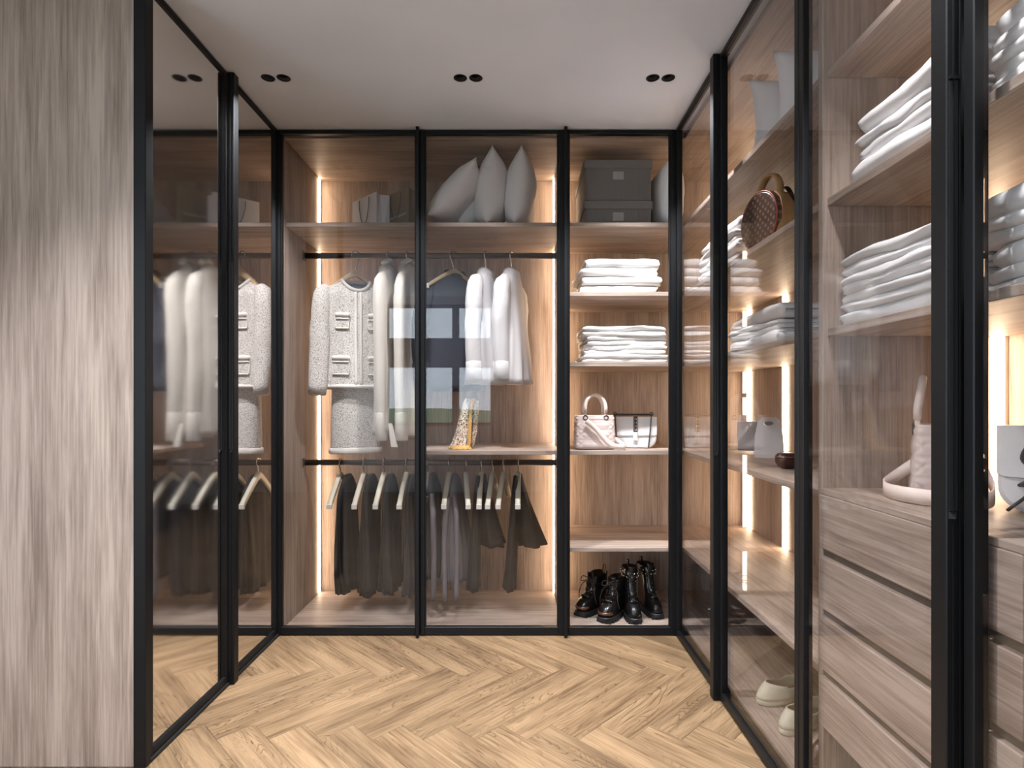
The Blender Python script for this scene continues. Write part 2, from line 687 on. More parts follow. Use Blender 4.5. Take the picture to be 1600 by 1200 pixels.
# rear wall with its window, seen only as a reflection in the glass
WX0, WX1 = -1.75, -0.29
bm = bmesh.new()
bx(bm, -2.4, WX0, YREAR - .1, YREAR, 0, 2.72)
bx(bm, WX1, 1.43, YREAR - .1, YREAR, 0, 2.72)
bx(bm, WX0, WX1, YREAR - .1, YREAR, 0, 0.885)
bx(bm, WX0, WX1, YREAR - .1, YREAR, 2.50, 2.72)
struct(objbm('wall_rear', bm, M['wallpaint']))
bm = bmesh.new()
for z0, z1 in ((.885, .925), (1.66, 2.05), (2.46, 2.5)):
    bx(bm, WX0, WX1, YREAR - .09, YREAR - .01, z0, z1)
for x in (WX0, -0.85, WX1 - .05):
    bx(bm, x, x + .09 if x > -1 else x + .05, YREAR - .08, YREAR - .02, .925, 2.46)
win = struct(objbm('window_1', bm, M['winframe']), 'grey framed window behind the viewer')
for z0, z1 in ((.92, 1.665), (2.045, 2.465)):
    box('pane', WX0 + .01, WX1 - .01, YREAR - .055, YREAR - .045, z0, z1, M['winglass'], win, bev=0)
rings = []
for i in range(2):
    z = (0.02, 2.45)[i]
    rings.append([(-0.33 + 0.32 * k / 60, YREAR + 0.10 + 0.03 * math.sin(k * 0.75), z) for k in range(61)])
v, f = loft(rings, False, False, False)
o = obj('curtain', v, f, M['curtain'], None, True)
sm = o.modifiers.new('thick', 'SOLIDIFY')
sm.thickness = 0.004
tag(o, 'pale lilac curtain hanging beside the window', 'curtain')
v, f = [], []
for j in range(9):
    for i in range(33):
        x, y = -40 + i * 2.5, YREAR - 6 - j * 6
        v.append((x, y, -1.6 + 0.045 * j * 6 + 1.4 * noise.noise(Vector((x * .06, y * .06, 0))) * min(1, j / 3)))
for j in range(8):
    for i in range(32):
        f.append((j * 33 + i, j * 33 + i + 1, (j + 1) * 33 + i + 1, (j + 1) * 33 + i))
struct(obj('ground', v, f, M['hillgreen'], None, True), 'green meadow outside the window')

# recessed downlights
ORD = ['left', 'right']
PAIR = ['left pair', 'middle pair', 'right pair']
dl_tube = None
for r, y in enumerate(DL_Y):
    for i, x in enumerate(DL_X):
        if r == 0:
            lab = f'black recessed ceiling downlight, {ORD[i % 2]} one of the {PAIR[i // 2]}'
        else:
            lab = f'black recessed downlight overhead, mirrored in the wardrobe glass, {ORD[i % 2]} one of its {PAIR[i // 2]}'
        t = thing('downlight', lab, 'downlight', (x, y, H), group='recessed ceiling downlights')
        if dl_tube is None:
            n = 24
            prof = [(DL_R - .001, 0.0005), (DL_R - .004, -0.0015), (DL_R - .004, 0.03), (DL_R - .010, 0.075)]
            rg = [[(a * math.cos(2 * PI * k / n), a * math.sin(2 * PI * k / n), z) for k in range(n)] for a, z in prof]
            v, f = loft(rg, False, True)
            dl_tube = obj('reflector', v, f, M['black'], t, True).data
        else:
            o = bpy.data.objects.new('reflector', dl_tube)
            COL.objects.link(o)
            o.parent = t
        ld = bpy.data.lights.new('downlight_lamp', 'SPOT')
        ld.energy = SPOT_W
        ld.color = (0.96, 0.97, 1.0)
        ld.spot_size = math.radians(104)
        ld.spot_blend = 0.55
        ld.shadow_soft_size = 0.018
        lo = bpy.data.objects.new('downlight_lamp', ld)
        COL.objects.link(lo)
        lo.location = (0, 0, 0.016)
        lo.parent = t

# ------------------------------------------------------------------ wardrobes and shelving


def part(name, x0, x1, y0, y1, z0, z1, mat, parent, bev=0.0015):
    return box(name, x0, x1, y0, y1, z0, z1, M[mat] if isinstance(mat, str) else mat, parent, bev)


def sub(child, parent):
    child.parent = parent
    if parent.parent is not None:
        child.matrix_parent_inverse = Matrix.Identity(4)
    return child


def bm_part(name, bm, mat, parent):
    o = objbm(name, bm, mat)
    o.parent = parent
    o.matrix_parent_inverse = Matrix.Translation(-Vector(parent.location))
    return o


def sub_box(name, x0, x1, y0, y1, z0, z1, mat, par, bev=0.001):
    "a sub-part: coordinates are world ones, the parent's own frame coincides with the world"
    bm = bmesh.new()
    bx(bm, x0, x1, y0, y1, z0, z1, bev)
    o = objbm(name, bm, M[mat])
    o.parent = par
    return o


ZT0, ZT1 = 0.006, 2.594


def door_x(parent, x0, x1, y, zb=0.046, zt=2.574, lw=0.026, rw=0.026, pane=True, handle=None):
    "glass door facing the camera: frame mesh, pane, protruding pull"
    bm = bmesh.new()
    bx(bm, x0, x0 + lw, y - .016, y + .016, ZT0, ZT1, .002)
    bx(bm, x1 - rw, x1, y - .016, y + .016, ZT0, ZT1, .002)
    bx(bm, x0 + lw, x1 - rw, y - .014, y + .014, ZT0, zb, .002)
    bx(bm, x0 + lw, x1 - rw, y - .014, y + .014, zt, ZT1, .002)
    # thin inner beads
    for a, b in ((x0 + lw, x0 + lw + .006), (x1 - rw - .006, x1 - rw)):
        bx(bm, a, b, y - .006, y + .012, zb, zt)
    d = bm_part('door', bm, M['black'], parent)
    if pane:
        sub_box('pane', x0 + lw + .002, x1 - rw - .002, y - .003, y + .003, zb - .004, zt + .004, 'glass', d, 0)
    if handle is not None:
        bm = bmesh.new()
        bx(bm, handle - .008, handle + .008, y - .045, y - .016, 0.004, 2.598, .0015)
        o = objbm('pull_profile', bm, M['black'])
        o.parent = d
    return d


def door_y(parent, y0, y1, x, side, near=None, far=None, pane='glass', zb=0.040, zt=2.574):
    """door in a side wall (plane X=x). side=+1: cabinet lies at larger X.
    near / far: 'post' for a deep handle post at that end, else a slim stile"""
    s = side
    bm = bmesh.new()
    xs = sorted((x - s * .012, x + s * .016))
    bx(bm, xs[0], xs[1], y0, y0 + .024, ZT0, ZT1, .002)
    bx(bm, xs[0], xs[1], y1 - .024, y1, ZT0, ZT1, .002)
    bx(bm, xs[0], xs[1], y0 + .024, y1 - .024, ZT0, zb, .002)
    bx(bm, xs[0], xs[1], y0 + .024, y1 - .024, zt, ZT1, .002)
    d = bm_part('door', bm, M['black'], parent)
    xp = sorted((x - .003, x + .003))
    sub_box('pane', xp[0], xp[1], y0 + .022, y1 - .022, zb - .004, zt + .004, pane, d, 0)
    for flag, yy in ((near, y0), (far, y1)):
        if flag != 'post':
            continue
        # a post whose face is seen end-on: two ribs, with a finger groove between them
        bm = bmesh.new()
        a, b = sorted((x - s * .038, x - s * .0125))
        bx(bm, a, b, yy - .016, yy + .024, 0.004, 2.598, .002)
        o = objbm('handle_post', bm, M['black'])
        o.parent = d
        bm = bmesh.new()
        for q in (.014, .026):
            bx(bm, x - s * q - .0012, x - s * q + .0012, yy - .019, yy - .016, 0.006, 2.596)
        a2, b2 = sorted((x - s * .034, x - s * .016))
        bx(bm, a2, b2, yy - .020, yy - .016, 1.793, 1.799)
        o = objbm('bead', bm, M['black'])
        o.parent = d
        a, b = sorted((x - s * .034, x - s * .018))
        sub_box('finger_groove', a, b, yy - .0175, yy - .0155, 1.0, 1.79, 'blackm', d, 0)
        v = [(a, yy - .016, .985), (b, yy - .016, .985), (b, yy - .016, 1.0), (a, yy - .016, 1.0), ((a + b) / 2, yy - .024, .986)]
        o = obj('groove_stop', v, [(0, 1, 4), (1, 2, 4), (2, 3, 4), (3, 0, 4), (3, 2, 1, 0)], M['black'])
        o.parent = d
    return d


def led(parent, x, y, z0, z1, nx, ny, w=0.020):
    "upright LED strip against a panel whose normal is (nx, ny)"
    t = 0.008
    if abs(nx) > 0:
        x0, x1 = sorted((x, x + nx * t))
        o = part('led_strip', x0, x1, y - w / 2, y + w / 2, z0, z1, 'led', parent, 0)
    else:
        y0, y1 = sorted((y, y + ny * t))
        o = part('led_strip', x - w / 2, x + w / 2, y0, y1, z0, z1, 'led', parent, 0)
    o['label'] = 'glowing warm LED strip'
    return o


# --- back wardrobe (two glazed doors)
wb = thing('wardrobe', 'tall glazed wardrobe with hanging rails across the back of the room', 'wardrobe', (-0.48, 3.2, 0))
part('side_panel', -1.232, -1.205, 2.93, YBP, 0.004, 2.596, 'wood_z', wb)
part('side_panel', 0.235, 0.262, 2.93, YBP, 0.004, 2.596, 'wood_z', wb)
part('back_panel', -1.232, 0.262, YBP, YBP + .02, 0.004, 2.596, 'wood_z', wb)
part('top_panel', -1.205, 0.235, 2.93, YBP, 2.57, 2.596, 'wood_x', wb)
part('bottom_panel', -1.205, 0.235, 2.93, YBP, 0.004, 0.03, 'wood_x', wb)
part('shelf', -1.205, 0.235, 2.955, YBP, SH_T - TH, SH_T, 'wood_x', wb)
part('shelf', -0.515, 0.235, 2.955, YBP, SH_D - TH, SH_D, 'wood_x', wb)
for z in (RAIL_U, RAIL_L):
    o = tube('hanging_rail', [(-1.205, RAIL_Y, z), (0.235, RAIL_Y, z)], 0.017, M['rail'], None, 14, (0.7, 1.0))
    sub(o, wb)
    o.matrix_parent_inverse = Matrix.Translation(-Vector(wb.location))
    for x0, x1 in ((-1.205, -1.199), (0.229, 0.235)):
        s_ = sub_box('rail_socket', x0, x1, RAIL_Y - .02, RAIL_Y + .02, z - .026, z + .026, 'rail', o)
for xx, nx in ((-1.205, 1), (0.235, -1)):
    led(wb, xx, 3.445, 0.035, (SH_D - TH - .002) if nx < 0 else 1.55, nx, 0)
    led(wb, xx, 3.445, (SH_D + .002) if nx < 0 else 1.552, SH_T - TH - .002, nx, 0)
    led(wb, xx, 3.445, SH_T + .002, 2.565, nx, 0)
door_x(wb, -1.228, -0.492, YB, handle=-0.500, lw=0.022, rw=0.022)
door_x(wb, -0.490, 0.248, YB, lw=0.022, rw=0.030)

# --- open shelf bay beside it
sb = thing('shelving_unit', 'narrow open shelf bay holding boxes, linen, handbags and boots', 'shelving', (0.55, 3.2, 0))
part('back_panel', 0.2625, 0.8795, YBP, YBP + .02, 0.004, 2.596, 'wood_z', sb)
part('top_panel', 0.2625, 0.88, 2.93, YBP, 2.57, 2.596, 'wood_x', sb)
part('bottom_panel', 0.2625, 0.88, 2.93, YBP, 0.004, 0.03, 'wood_x', sb)
for z in (SH_T, SH_B, SH_C, SH_D, SH_E):
    part('shelf', 0.2625, 0.88, 2.955, YBP, z - TH, z, 'wood_x', sb)
zz = [0.03, SH_E, SH_D, SH_C, SH_B, SH_T, 2.572 + TH]
for a, b in zip(zz[:-1], zz[1:]):
    led(sb, 0.2625, 3.43, a + .003, b - TH - .003, 1, 0, 0.016)
door_x(sb, 0.250, 0.828, YB, lw=0.022, rw=0.034, pane=False, handle=0.254)

# --- right corner shelving (two glazed doors)
rs = thing('shelving_unit', 'glazed corner shelving with lit back along the right wall', 'shelving', (1.15, 2.3, 0))
part('back_panel', XRP, XRP + .02, 1.60, YBP, 0.004, 2.596, 'wood_z', rs)
part('back_panel', 0.880, XRP + .02, YBP, YBP + .02, 0.004, 2.596, 'wood_z', rs)
part('divider_panel', 0.872, XRP, 1.600, 1.624, 0.004, 2.596, 'wood_z', rs)
part('top_panel', 0.8805, XRP, 1.624, YBP, 2.57, 2.596, 'wood_y', rs)
part('bottom_panel', 0.8805, XRP, 1.624, YBP, 0.004, 0.03, 'wood_y', rs)
for z in (SH_T, SH_B, SH_C, SH_D, SH_E):
    part('shelf', 0.8805, XRP, 1.624, YBP, z - TH, z, 'wood_y', rs)
for yy in (3.37, 2.92):
    for a, b in zip(zz[1:-1], zz[2:]):
        led(rs, XRP, yy, a + .003, b - TH - .003, -1, 0, 0.045)
part('bottom_track', 0.842, 0.872, 1.63, 2.88, 0.002, 0.03, 'black', rs)
door_y(rs, 2.275, 2.882, XR, 1, near='post')
door_y(rs, 1.632, 2.270, XR, 1)

# --- right drawer unit
du = thing('drawer_unit', 'glazed drawer unit with shelves of folded linen in front at the right', 'drawer unit', (1.15, 1.0, 0))
Y0 = 0.42
part('back_panel', XRP, XRP + .02, Y0, 1.599, 0.004, 2.596, 'wood_z', du)
part('side_panel', 0.872, XRP, Y0 - .024, Y0, 0.004, 2.596, 'wood_z', du)
part('top_panel', 0.872, XRP, Y0, 1.599, 2.57, 2.596, 'wood_y', du)
part('bottom_panel', 0.872, XRP, Y0, 1.599, 0.004, 0.03, 'wood_y', du)
for z in (SH_T, SH_B, SH_C):
    part('shelf', 0.885, XRP, Y0, 1.599, z - TH, z, 'wood_y', du)
part('counter_top', 0.862, XRP, Y0, 1.599, SH_D - .004, SH_D + .012, 'wood_y', du)
part('drawer_box', 0.90, XRP, Y0 + .001, 1.598, 0.292, SH_D - .005, 'subfloor', du, 0)
dz = [0.944, 0.786, 0.618, 0.448, 0.288]
for ya, yb in ((0.956, 1.597), (Y0 + .002, 0.952)):
    for i in range(4):
        z1_, z0_ = dz[i] - (0.0 if i == 0 else 0.016), dz[i + 1] + 0.002
        bm = bmesh.new()
        bx(bm, 0.860, 0.8995, ya, yb, z0_, z1_ - .0045, .003, 2)
        o = bm_part('drawer', bm, M['wood_y'], du)
        bm = bmesh.new()
        if i:
            bx(bm, 0.874, 0.8995, ya, yb, z1_ - .0043, z1_ + .0135)
            o2 = objbm('finger_rebate', bm, M['taupe'])
            o2.parent = o
        else:
            bm.free()
for a, b in zip([SH_D + .012, SH_C, SH_B, SH_T], [SH_C, SH_B, SH_T, 2.572 + TH]):
    led(du, 1.365, 1.5995, a + .003, b - TH - .003, 0, -1, 0.034)
part('bottom_track', 0.842, 0.858, Y0, 1.60, 0.002, 0.03, 'black', du)
door_y(du, 1.052, 1.628, XR, 1, near='post')
door_y(du, 0.44, 1.030, XR, 1)

# --- left mirrored wardrobe with its wood end panel
wl = thing('wardrobe', 'left wardrobe with mirrored doors and a wood end panel', 'wardrobe', (-1.8, 2.6, 0))
part('end_panel', -2.399, -1.252, 1.848, 1.872, 0.002, 2.598, 'wood_z', wl)
part('carcass', -2.399, -1.262, 1.873, 2.885, 0.002, 2.598, 'subfloor', wl, 0)
door_y(wl, 1.872, 2.402, XL, -1, far='post', pane='mirror_b')
door_y(wl, 2.408, 2.885, XL, -1, pane='mirror_a')
part('corner_post', -1.252, -1.211, 1.842, 1.870, 0.002, 2.598, 'black', wl, .002)
part('bottom_track', -1.228, -1.212, 1.872, 2.885, 0.001, 0.012, 'blackm', wl, 0)


# ------------------------------------------------------------------ garments
def hanger_local(t, mat='hanger', half=0.20, drop=0.145, thick=1.0, hook=True, rail_dz=0.065):
    "wooden hanger in the local YZ plane, apex at the origin; hook reaches the rail above"
    pts = []
    for i in range(-8, 9):
        u = i / 8
        pts.append((0, half * u, -drop * (abs(u) ** 1.15)))
    rings = []
    for (x, y, z) in pts:
        k = (0.011 + 0.003 * (1 - abs(y) / half)) * thick
        rings.append([(a * 0.011 * thick, y, z + b * k) for a, b in ((-.8, -1), (.8, -1), (1, -.6), (1, .6), (.8, 1), (-.8, 1), (-1, .6), (-1, -.6))])
    v, f = loft(rings)
    obj('arms', v, f, M[mat], t, True)
    for s in (-1, 1):
        bm = bmesh.new()
        bx(bm, -.0115 * thick, .0115 * thick, min(s * half, s * (half - .008)) - .002, max(s * half, s * (half - .008)) + .002, -drop - .014, -drop + .014, .002)
        objbm('tip', bm, M['hangcap'], t)
    if hook:
        r = 0.024
        c = Vector((0, 0, rail_dz + 0.0005))
        p = [Vector((0, 0, 0.008)), Vector((0, -0.0, rail_dz - r - 0.012)), Vector((0, -0.004, rail_dz - r - .004))]
        p = [Vector((0, 0, 0.006)), Vector((0, 0, 0.018)), Vector((0, -r * .7, rail_dz - r * .72))]
        p += arc(c, r, PI + 0.5, -0.35, 12, Vector((0, 1, 0)), Vector((0, 0, 1)))
        tube('hook', p, 0.0040, M['chrome'], t, 8)


def hanger(x, y, rail_z, rot, label, mat='hanger', gap=0.065, group=None, **kw):
    t = thing('clothes_hanger', label, 'hanger', (x, y, rail_z - gap), (0, 0, rot), group)
    hanger_local(t, mat, rail_dz=gap, **kw)
    return t


def body_rings(prof, n=44, folds=5, fold_amp=0.16, seed=0.0, tp=2.0, off=None):
    """rings of a hanging garment: prof = [(z, half width along Y, half thickness along X)]"""
    rings = []
    z_top, z_bot = prof[0][0], prof[-1][0]
    # refine
    fine = []
    for (a, b) in zip(prof[:-1], prof[1:]):
        k = max(1, int(abs(a[0] - b[0]) / 0.03))
        for i in range(k):
            u = i / k
            fine.append(tuple(a[j] * (1 - u) + b[j] * u for j in range(3)))
    fine.append(prof[-1])
    for (z, w, t) in fine:
        s = (z_top - z) / (z_top - z_bot + 1e-9)
        r = []
        for k in range(n):
            a = 2 * PI * k / n
            ca, sa = math.cos(a), math.sin(a)
            e = 2 / tp
            yy = math.copysign(abs(ca) ** e, ca) * w
            xx = math.copysign(abs(sa) ** e, sa) * t
            g = noise.noise(Vector((ca * folds * .5, sa * folds * .5 + seed, z * 1.2))) + 0.5 * math.sin(a * folds * 2 + seed + 2.5 * noise.noise(Vector((z * 2, seed, 0))))
            m_ = 1 + fold_amp * s * g
            xx = xx * m_ + 0.016 * s * fold_amp * 5 * noise.noise(Vector((ca * 3, seed, z * 1.5)))
            yy *= 1 + 0.3 * fold_amp * s * g
            dz_ = 0
            if s > 0.97:
                dz_ = 0.012 * noise.noise(Vector((ca * 2, sa * 2, seed)))
            ox, oy = off(s) if off else (0, 0)
            r.append((xx + ox, yy + oy, z + dz_))
        rings.append(r)
    return rings


def sleeve(name, pts, rad, mat, parent, flat=(1.0, 0.75), seed=0.0, cuff=None, seg=18):
    P = spline(pts, 6)
    R = []
    for i in range(len(P)):
        u = i / (len(P) - 1) * (len(rad) - 1)
        k = min(int(u), len(rad) - 2)
        R.append((rad[k] * (1 - (u - k)) + rad[k + 1] * (u - k)) * (1 + 0.05 * noise.noise(Vector((i * .5, seed, 0)))))
    rings = tube_rings(P, R, seg, flat, Vector((1, 0, 0)))
    for i, r in enumerate(rings):
        for k in range(seg):
            p = r[k]
            c = P[i]
            g = 1 + 0.10 * noise.noise(p * 14 + Vector((seed, 0, 0))) + 0.16 * noise.noise(Vector((p.x * 34 + seed, p.y * 34, p.z * 4)))
            r[k] = c + (p - c) * g
    v, f = loft(rings, True, True)
    o = obj(name, v, f, mat, parent, True)
    if cuff:
        a, b = P[-3], P[-1] + (P[-1] - P[-2]) * 0.15
        cr = tube_rings([a, a.lerp(b, .05), a.lerp(b, .95), b], [R[-1] * .98, R[-1] * 1.1, R[-1] * 1.1, R[-1]], seg, flat, Vector((1, 0, 0)))
        v, f = loft(cr, True, True)
        c_ = obj('cuff', v, f, cuff, o, True)
    return o


def shirt(x, y, z, rot, label, mat, length, half=0.20, thick=0.05, hem=0.09, name='shirt', sl_len=0.55, seed=1.0, flare=0.02,
          slr=(0.055, 0.052, 0.046), collar=True, cat='shirt', folds=4, amp=0.16, sleeves=True, group=None, hemw=None):
    "a garment on its hanger; origin at the collar, hanger plane = local YZ"
    t = thing(name, label, cat, (x, y, z), (0, 0, rot), group)
    m = M[mat]
    prof = [(0.012, 0.058, 0.040), (-0.012, 0.085, 0.047), (-0.05, half * .80, thick * .95), (-0.085, half * .98, thick),
            (-0.16, half, thick * 1.05), (-length * .55, half * .97, (thick + hem) / 2), (-length, hemw or half * 1.05, hem)]
    v, f = loft(body_rings(prof, folds=folds, seed=seed, fold_amp=amp), True, True)
    obj('body', v, f, m, t, True)
    if sleeves:
        for s in (-1, 1):
            pts = [(0, s * half * .62, -0.048), (0.0, s * (half * .96), -0.10), (0.0, s * (half + .016), -0.19), (-.004, s * (half + .02 + flare), -sl_len * .55), (0.004, s * (half + .015 + flare * .6), -sl_len)]
            sleeve('sleeve', pts, (slr[0] * .62,) + tuple(slr), m, t, seed=seed + s, cuff=m)
    if collar:
        rr = []
        for (zz_, w_, t_) in ((-0.012, .062, .042), (0.008, .058, .040), (0.024, .052, .036), (0.020, .060, .044), (-0.008, .074, .052)):
            rr.append([(math.sin(2 * PI * k / 28) * t_, math.cos(2 * PI * k / 28) * w_, zz_ + 0.006 * math.cos(2 * PI * k / 28 * 2)) for k in range(28)])
        v, f = loft(rr, False, False)
        obj('collar', v, f, m, t, True)
    return t


def px_x(px, d=RAIL_Y):
    return (px - 806) * d / F


# --- tweed suit: jacket, skirt, hanger
SX, SY, SR = px_x(556, 3.19), 3.19, math.radians(26)


def suit_jacket():
    # built with its front towards -Y: width along local X
    t = thing('jacket', 'ivory boucle tweed jacket with braided trim and four pockets', 'jacket', (SX, SY, 1.885), (0, 0, SR))
    W_ = [(0.0, 0.072, 0.052), (-0.02, 0.110, 0.060), (-0.045, 0.152, 0.066), (-0.07, 0.168, 0.07), (-0.15, 0.166, 0.075), (-0.36, 0.152, 0.078), (-0.615, 0.176, 0.088)]

    def wt(z):
        for a, b in zip(W_[:-1], W_[1:]):
            if a[0] >= z >= b[0]:
                u = (a[0] - z) / (a[0] - b[0])
                return a[1] * (1 - u) + b[1] * u, a[2] * (1 - u) + b[2] * u
        return W_[-1][1:]

    def front(x, z, lift=0.0):
        w, tt = wt(z)
        return Vector((x, -tt * math.sqrt(max(0, 1 - (abs(x) / w) ** 2.4)) - lift, z))
    rings = []
    zs = [0.0, -.01, -.02, -.033, -.045, -.058, -.07, -.1] + [-.15 - .031 * i for i in range(16)]
    for z in zs:
        w, tt = wt(z)
        r = []
        for k in range(48):
            a = 2 * PI * k / 48
            ca, sa = math.cos(a), math.sin(a)
            e = 2 / 2.4
            r.append((math.copysign(abs(ca) ** e, ca) * w, math.copysign(abs(sa) ** e, sa) * tt + .004 * noise.noise(Vector((ca * 3, z * 8, 2))),
                      z - (0.065 * (1 + z / .105) * max(0, -sa) ** 1.3 if z > -.105 else 0)))
        rings.append(r)
    v, f = loft(rings, False, True)
    obj('body', v, f, M['tweed'], t, True)
    # lining seen inside the neck
    nk = [(0.068 * math.cos(2 * PI * k / 24), 0.048 * math.sin(2 * PI * k / 24), -0.045 + .035 * math.sin(2 * PI * k / 24)) for k in range(24)]
    obj('lining', nk, [tuple(range(24))], M['cordg'], t)
    for s in (-1, 1):
        q_ = 0.03 if s > 0 else 0.0
        pts = [(s * .135, 0, -.062), (s * .178 - q_ * .5, -.002, -.12), (s * .196 - q_, -.012, -.36), (s * .216 - q_ * 1.3, -.05, -.645)]
        sleeve('sleeve', pts, (0.046, 0.056, 0.055, 0.046), M['tweed'], t, flat=(0.85, 1.0), seed=s)
    # trims
    tube('neck_trim', [(0.077 * math.cos(a), 0.056 * math.sin(a) - .004, 0.0 - 0.065 * max(0, -math.sin(a)) ** 1.3) for a in [2 * PI * k / 32 for k in range(33)]],
         0.010, M['trim'], t, 8)
    for x in (-.014, .014):
        tube('placket_trim', [front(x, -.075 - i * .0275, .002) for i in range(20)], 0.0085, M['trim'], t, 8, (1, .6), up=Vector((0, 1, 0)))
    tube('hem_trim', [front(-.170 + .340 * i / 24, -.600, .002) for i in range(25)], 0.011, M['trim'], t, 8, (.6, 1))
    for s in (-1, 1):
        for (zc, hh, xc, ww) in ((-.24, .082, .086, .066), (-.485, .098, .094, .082)):
            g, fc = [], []
            N = 6
            for j in range(N + 1):
                for i in range(N + 1):
                    x = s * xc + (i / N - .5) * ww
                    z = zc - (j / N - .5) * hh
                    g.append(front(x, z, .004))
            for j in range(N):
                for i in range(N):
                    q = j * (N + 1) + i
                    fc.append((q, q + N + 1, q + N + 2, q + 1))
            o = obj('pocket', g, fc, M['tweed'], t)
            so = o.modifiers.new('t', 'SOLIDIFY')
            so.thickness = 0.008
            so.offset = 0
            fl = [front(s * xc + (i / 8 - .5) * ww * 1.06, zc + hh / 2 - .008, .012) for i in range(9)]
            o2 = tube('pocket_flap', fl, 0.012, M['trim'], o, 8, (.6, 1))
            for sg in (-.5, .5):
                tube('pocket_trim', [front(s * xc + sg * ww, zc + (.5 - i / 8) * hh, .006) for i in range(9)], 0.004, M['trim'], o, 6, up=Vector((0, 1, 0)))
            o3 = tube('pocket_trim', [front(s * xc + (i / 8 - .5) * ww, zc - hh / 2, .008) for i in range(9)], 0.005, M['trim'], o, 6)
            o4 = tube('pocket_trim', [front(s * xc + (i / 8 - .5) * ww, zc + hh / 2 - .030, .010) for i in range(9)], 0.005, M['trim'], o, 6)
    return t


suit_jacket()
t = thing('skirt', 'ivory boucle tweed pencil skirt with fringed hem below the jacket', 'skirt', (SX, SY, 1.38), (0, 0, SR))
rings = []
for i in range(17):
    u = i / 16
    z = -u * 0.455
    w, tt = 0.128 + 0.010 * u, 0.050 + 0.012 * u
    rings.append([(math.copysign(abs(math.cos(a)) ** .8, math.cos(a)) * w, math.copysign(abs(math.sin(a)) ** .8, math.sin(a)) * tt + .005 * noise.noise(Vector((math.cos(a) * 4, z * 5, 8))), z)
                  for a in [2 * PI * k / 40 for k in range(40)]])
v, f = loft(rings)
obj('body', v, f, M['tweed'], t, True)
rings = []
for z, g in ((-.436, 1.02), (-.438, 1.06), (-.462, 1.07), (-.468, 1.03)):
    rings.append([(math.copysign(abs(math.cos(a)) ** .8, math.cos(a)) * .138 * g, math.copysign(abs(math.sin(a)) ** .8, math.sin(a)) * .062 * g, z) for a in [2 * PI * k / 40 for k in range(40)]])
v, f = loft(rings)
obj('fringe', v, f, M['trim'], t, True)
hanger(SX, SY, RAIL_U, SR + PI / 2, 'beech hanger carrying the tweed jacket', 'hangwood', 0.100, half=0.14, drop=0.10, thick=1.3)

# --- two long ivory garments seen from the side
for px, rot, lab, rl in ((606, 0.0, 'long ivory robe on the upper rail next to the tweed jacket, belt dangling', 0), (636, 0.0, 'long ivory robe on the upper rail, half hidden by the door stile', 1)):
    x = px_x(px)
    t = shirt(x, 3.2, 1.945, rot, lab, 'cream', 0.93, half=0.165, thick=0.045, hem=0.058, name='robe', sl_len=0.945, seed=3 + rl,
              flare=-0.02, slr=(0.046, 0.048, 0.046, 0.040), cat='robe', folds=6, amp=0.24)
    # hood / collar roll at the neck
    tube('hood', [(0.0, -0.10, 0.02), (.012, -.045, .048), (.025, 0.02, .04), (.02, .08, .0)], [0.018, .026, .026, .014], M['cream'], t, 12, (1, .55))
    if rl == 0:
        v, f = loft([[(0.045, -.19, -.86), (.065, -.19, -.86), (.065, -.178, -.86), (.045, -.178, -.86)], [(0.062, -.20, -.985), (.098, -.20, -.985), (.098, -.194, -.985), (.062, -.194, -.985)]])
        obj('belt_end', v, f, M['cream'], t)
    hanger(x, 3.2, RAIL_U, rot, ('beech hanger of the robe next to the tweed jacket', 'beech hanger of the robe behind the door stile')[rl], 'hangwood', 0.085, half=0.16, drop=0.10)

# --- navy jacket facing the room
x = px_x(709)
t = shirt(x, 3.24, 1.925, math.radians(-62), 'navy wool jacket hanging between the ivory robes and white shirts', 'navy', 0.66, half=0.168, thick=0.06, hem=0.08, name='jacket', sl_len=0.60, seed=9, cat='jacket', amp=.05)
hanger(x, 3.24 - .04, RAIL_U, math.radians(-62), 'beech hanger carrying the navy jacket', 'hangwood', 0.085, half=0.16, drop=0.10)
# --- two white shirts
for k, (px, rot, seed) in enumerate(((759, -0.30, 21), (799, -0.30, 27))):
    x = px_x(px)
    shirt(x, 3.2, 1.925, rot, ('white cotton shirt on the upper rail beside the navy jacket', 'white cotton shirt on the upper rail nearest the glowing right strip')[k], 'shirt', 0.625,
          half=0.165, thick=0.052, hem=0.105, name='shirt', sl_len=0.60, seed=seed, flare=0.012, slr=(0.056, 0.057, 0.054, 0.049), amp=.20, folds=6)
    hanger(x, 3.2, RAIL_U, rot, ('beech hanger of the white shirt beside the navy jacket', 'beech hanger of the white shirt nearest the right strip')[k], 'hangwood', 0.085, half=0.15, drop=0.10)

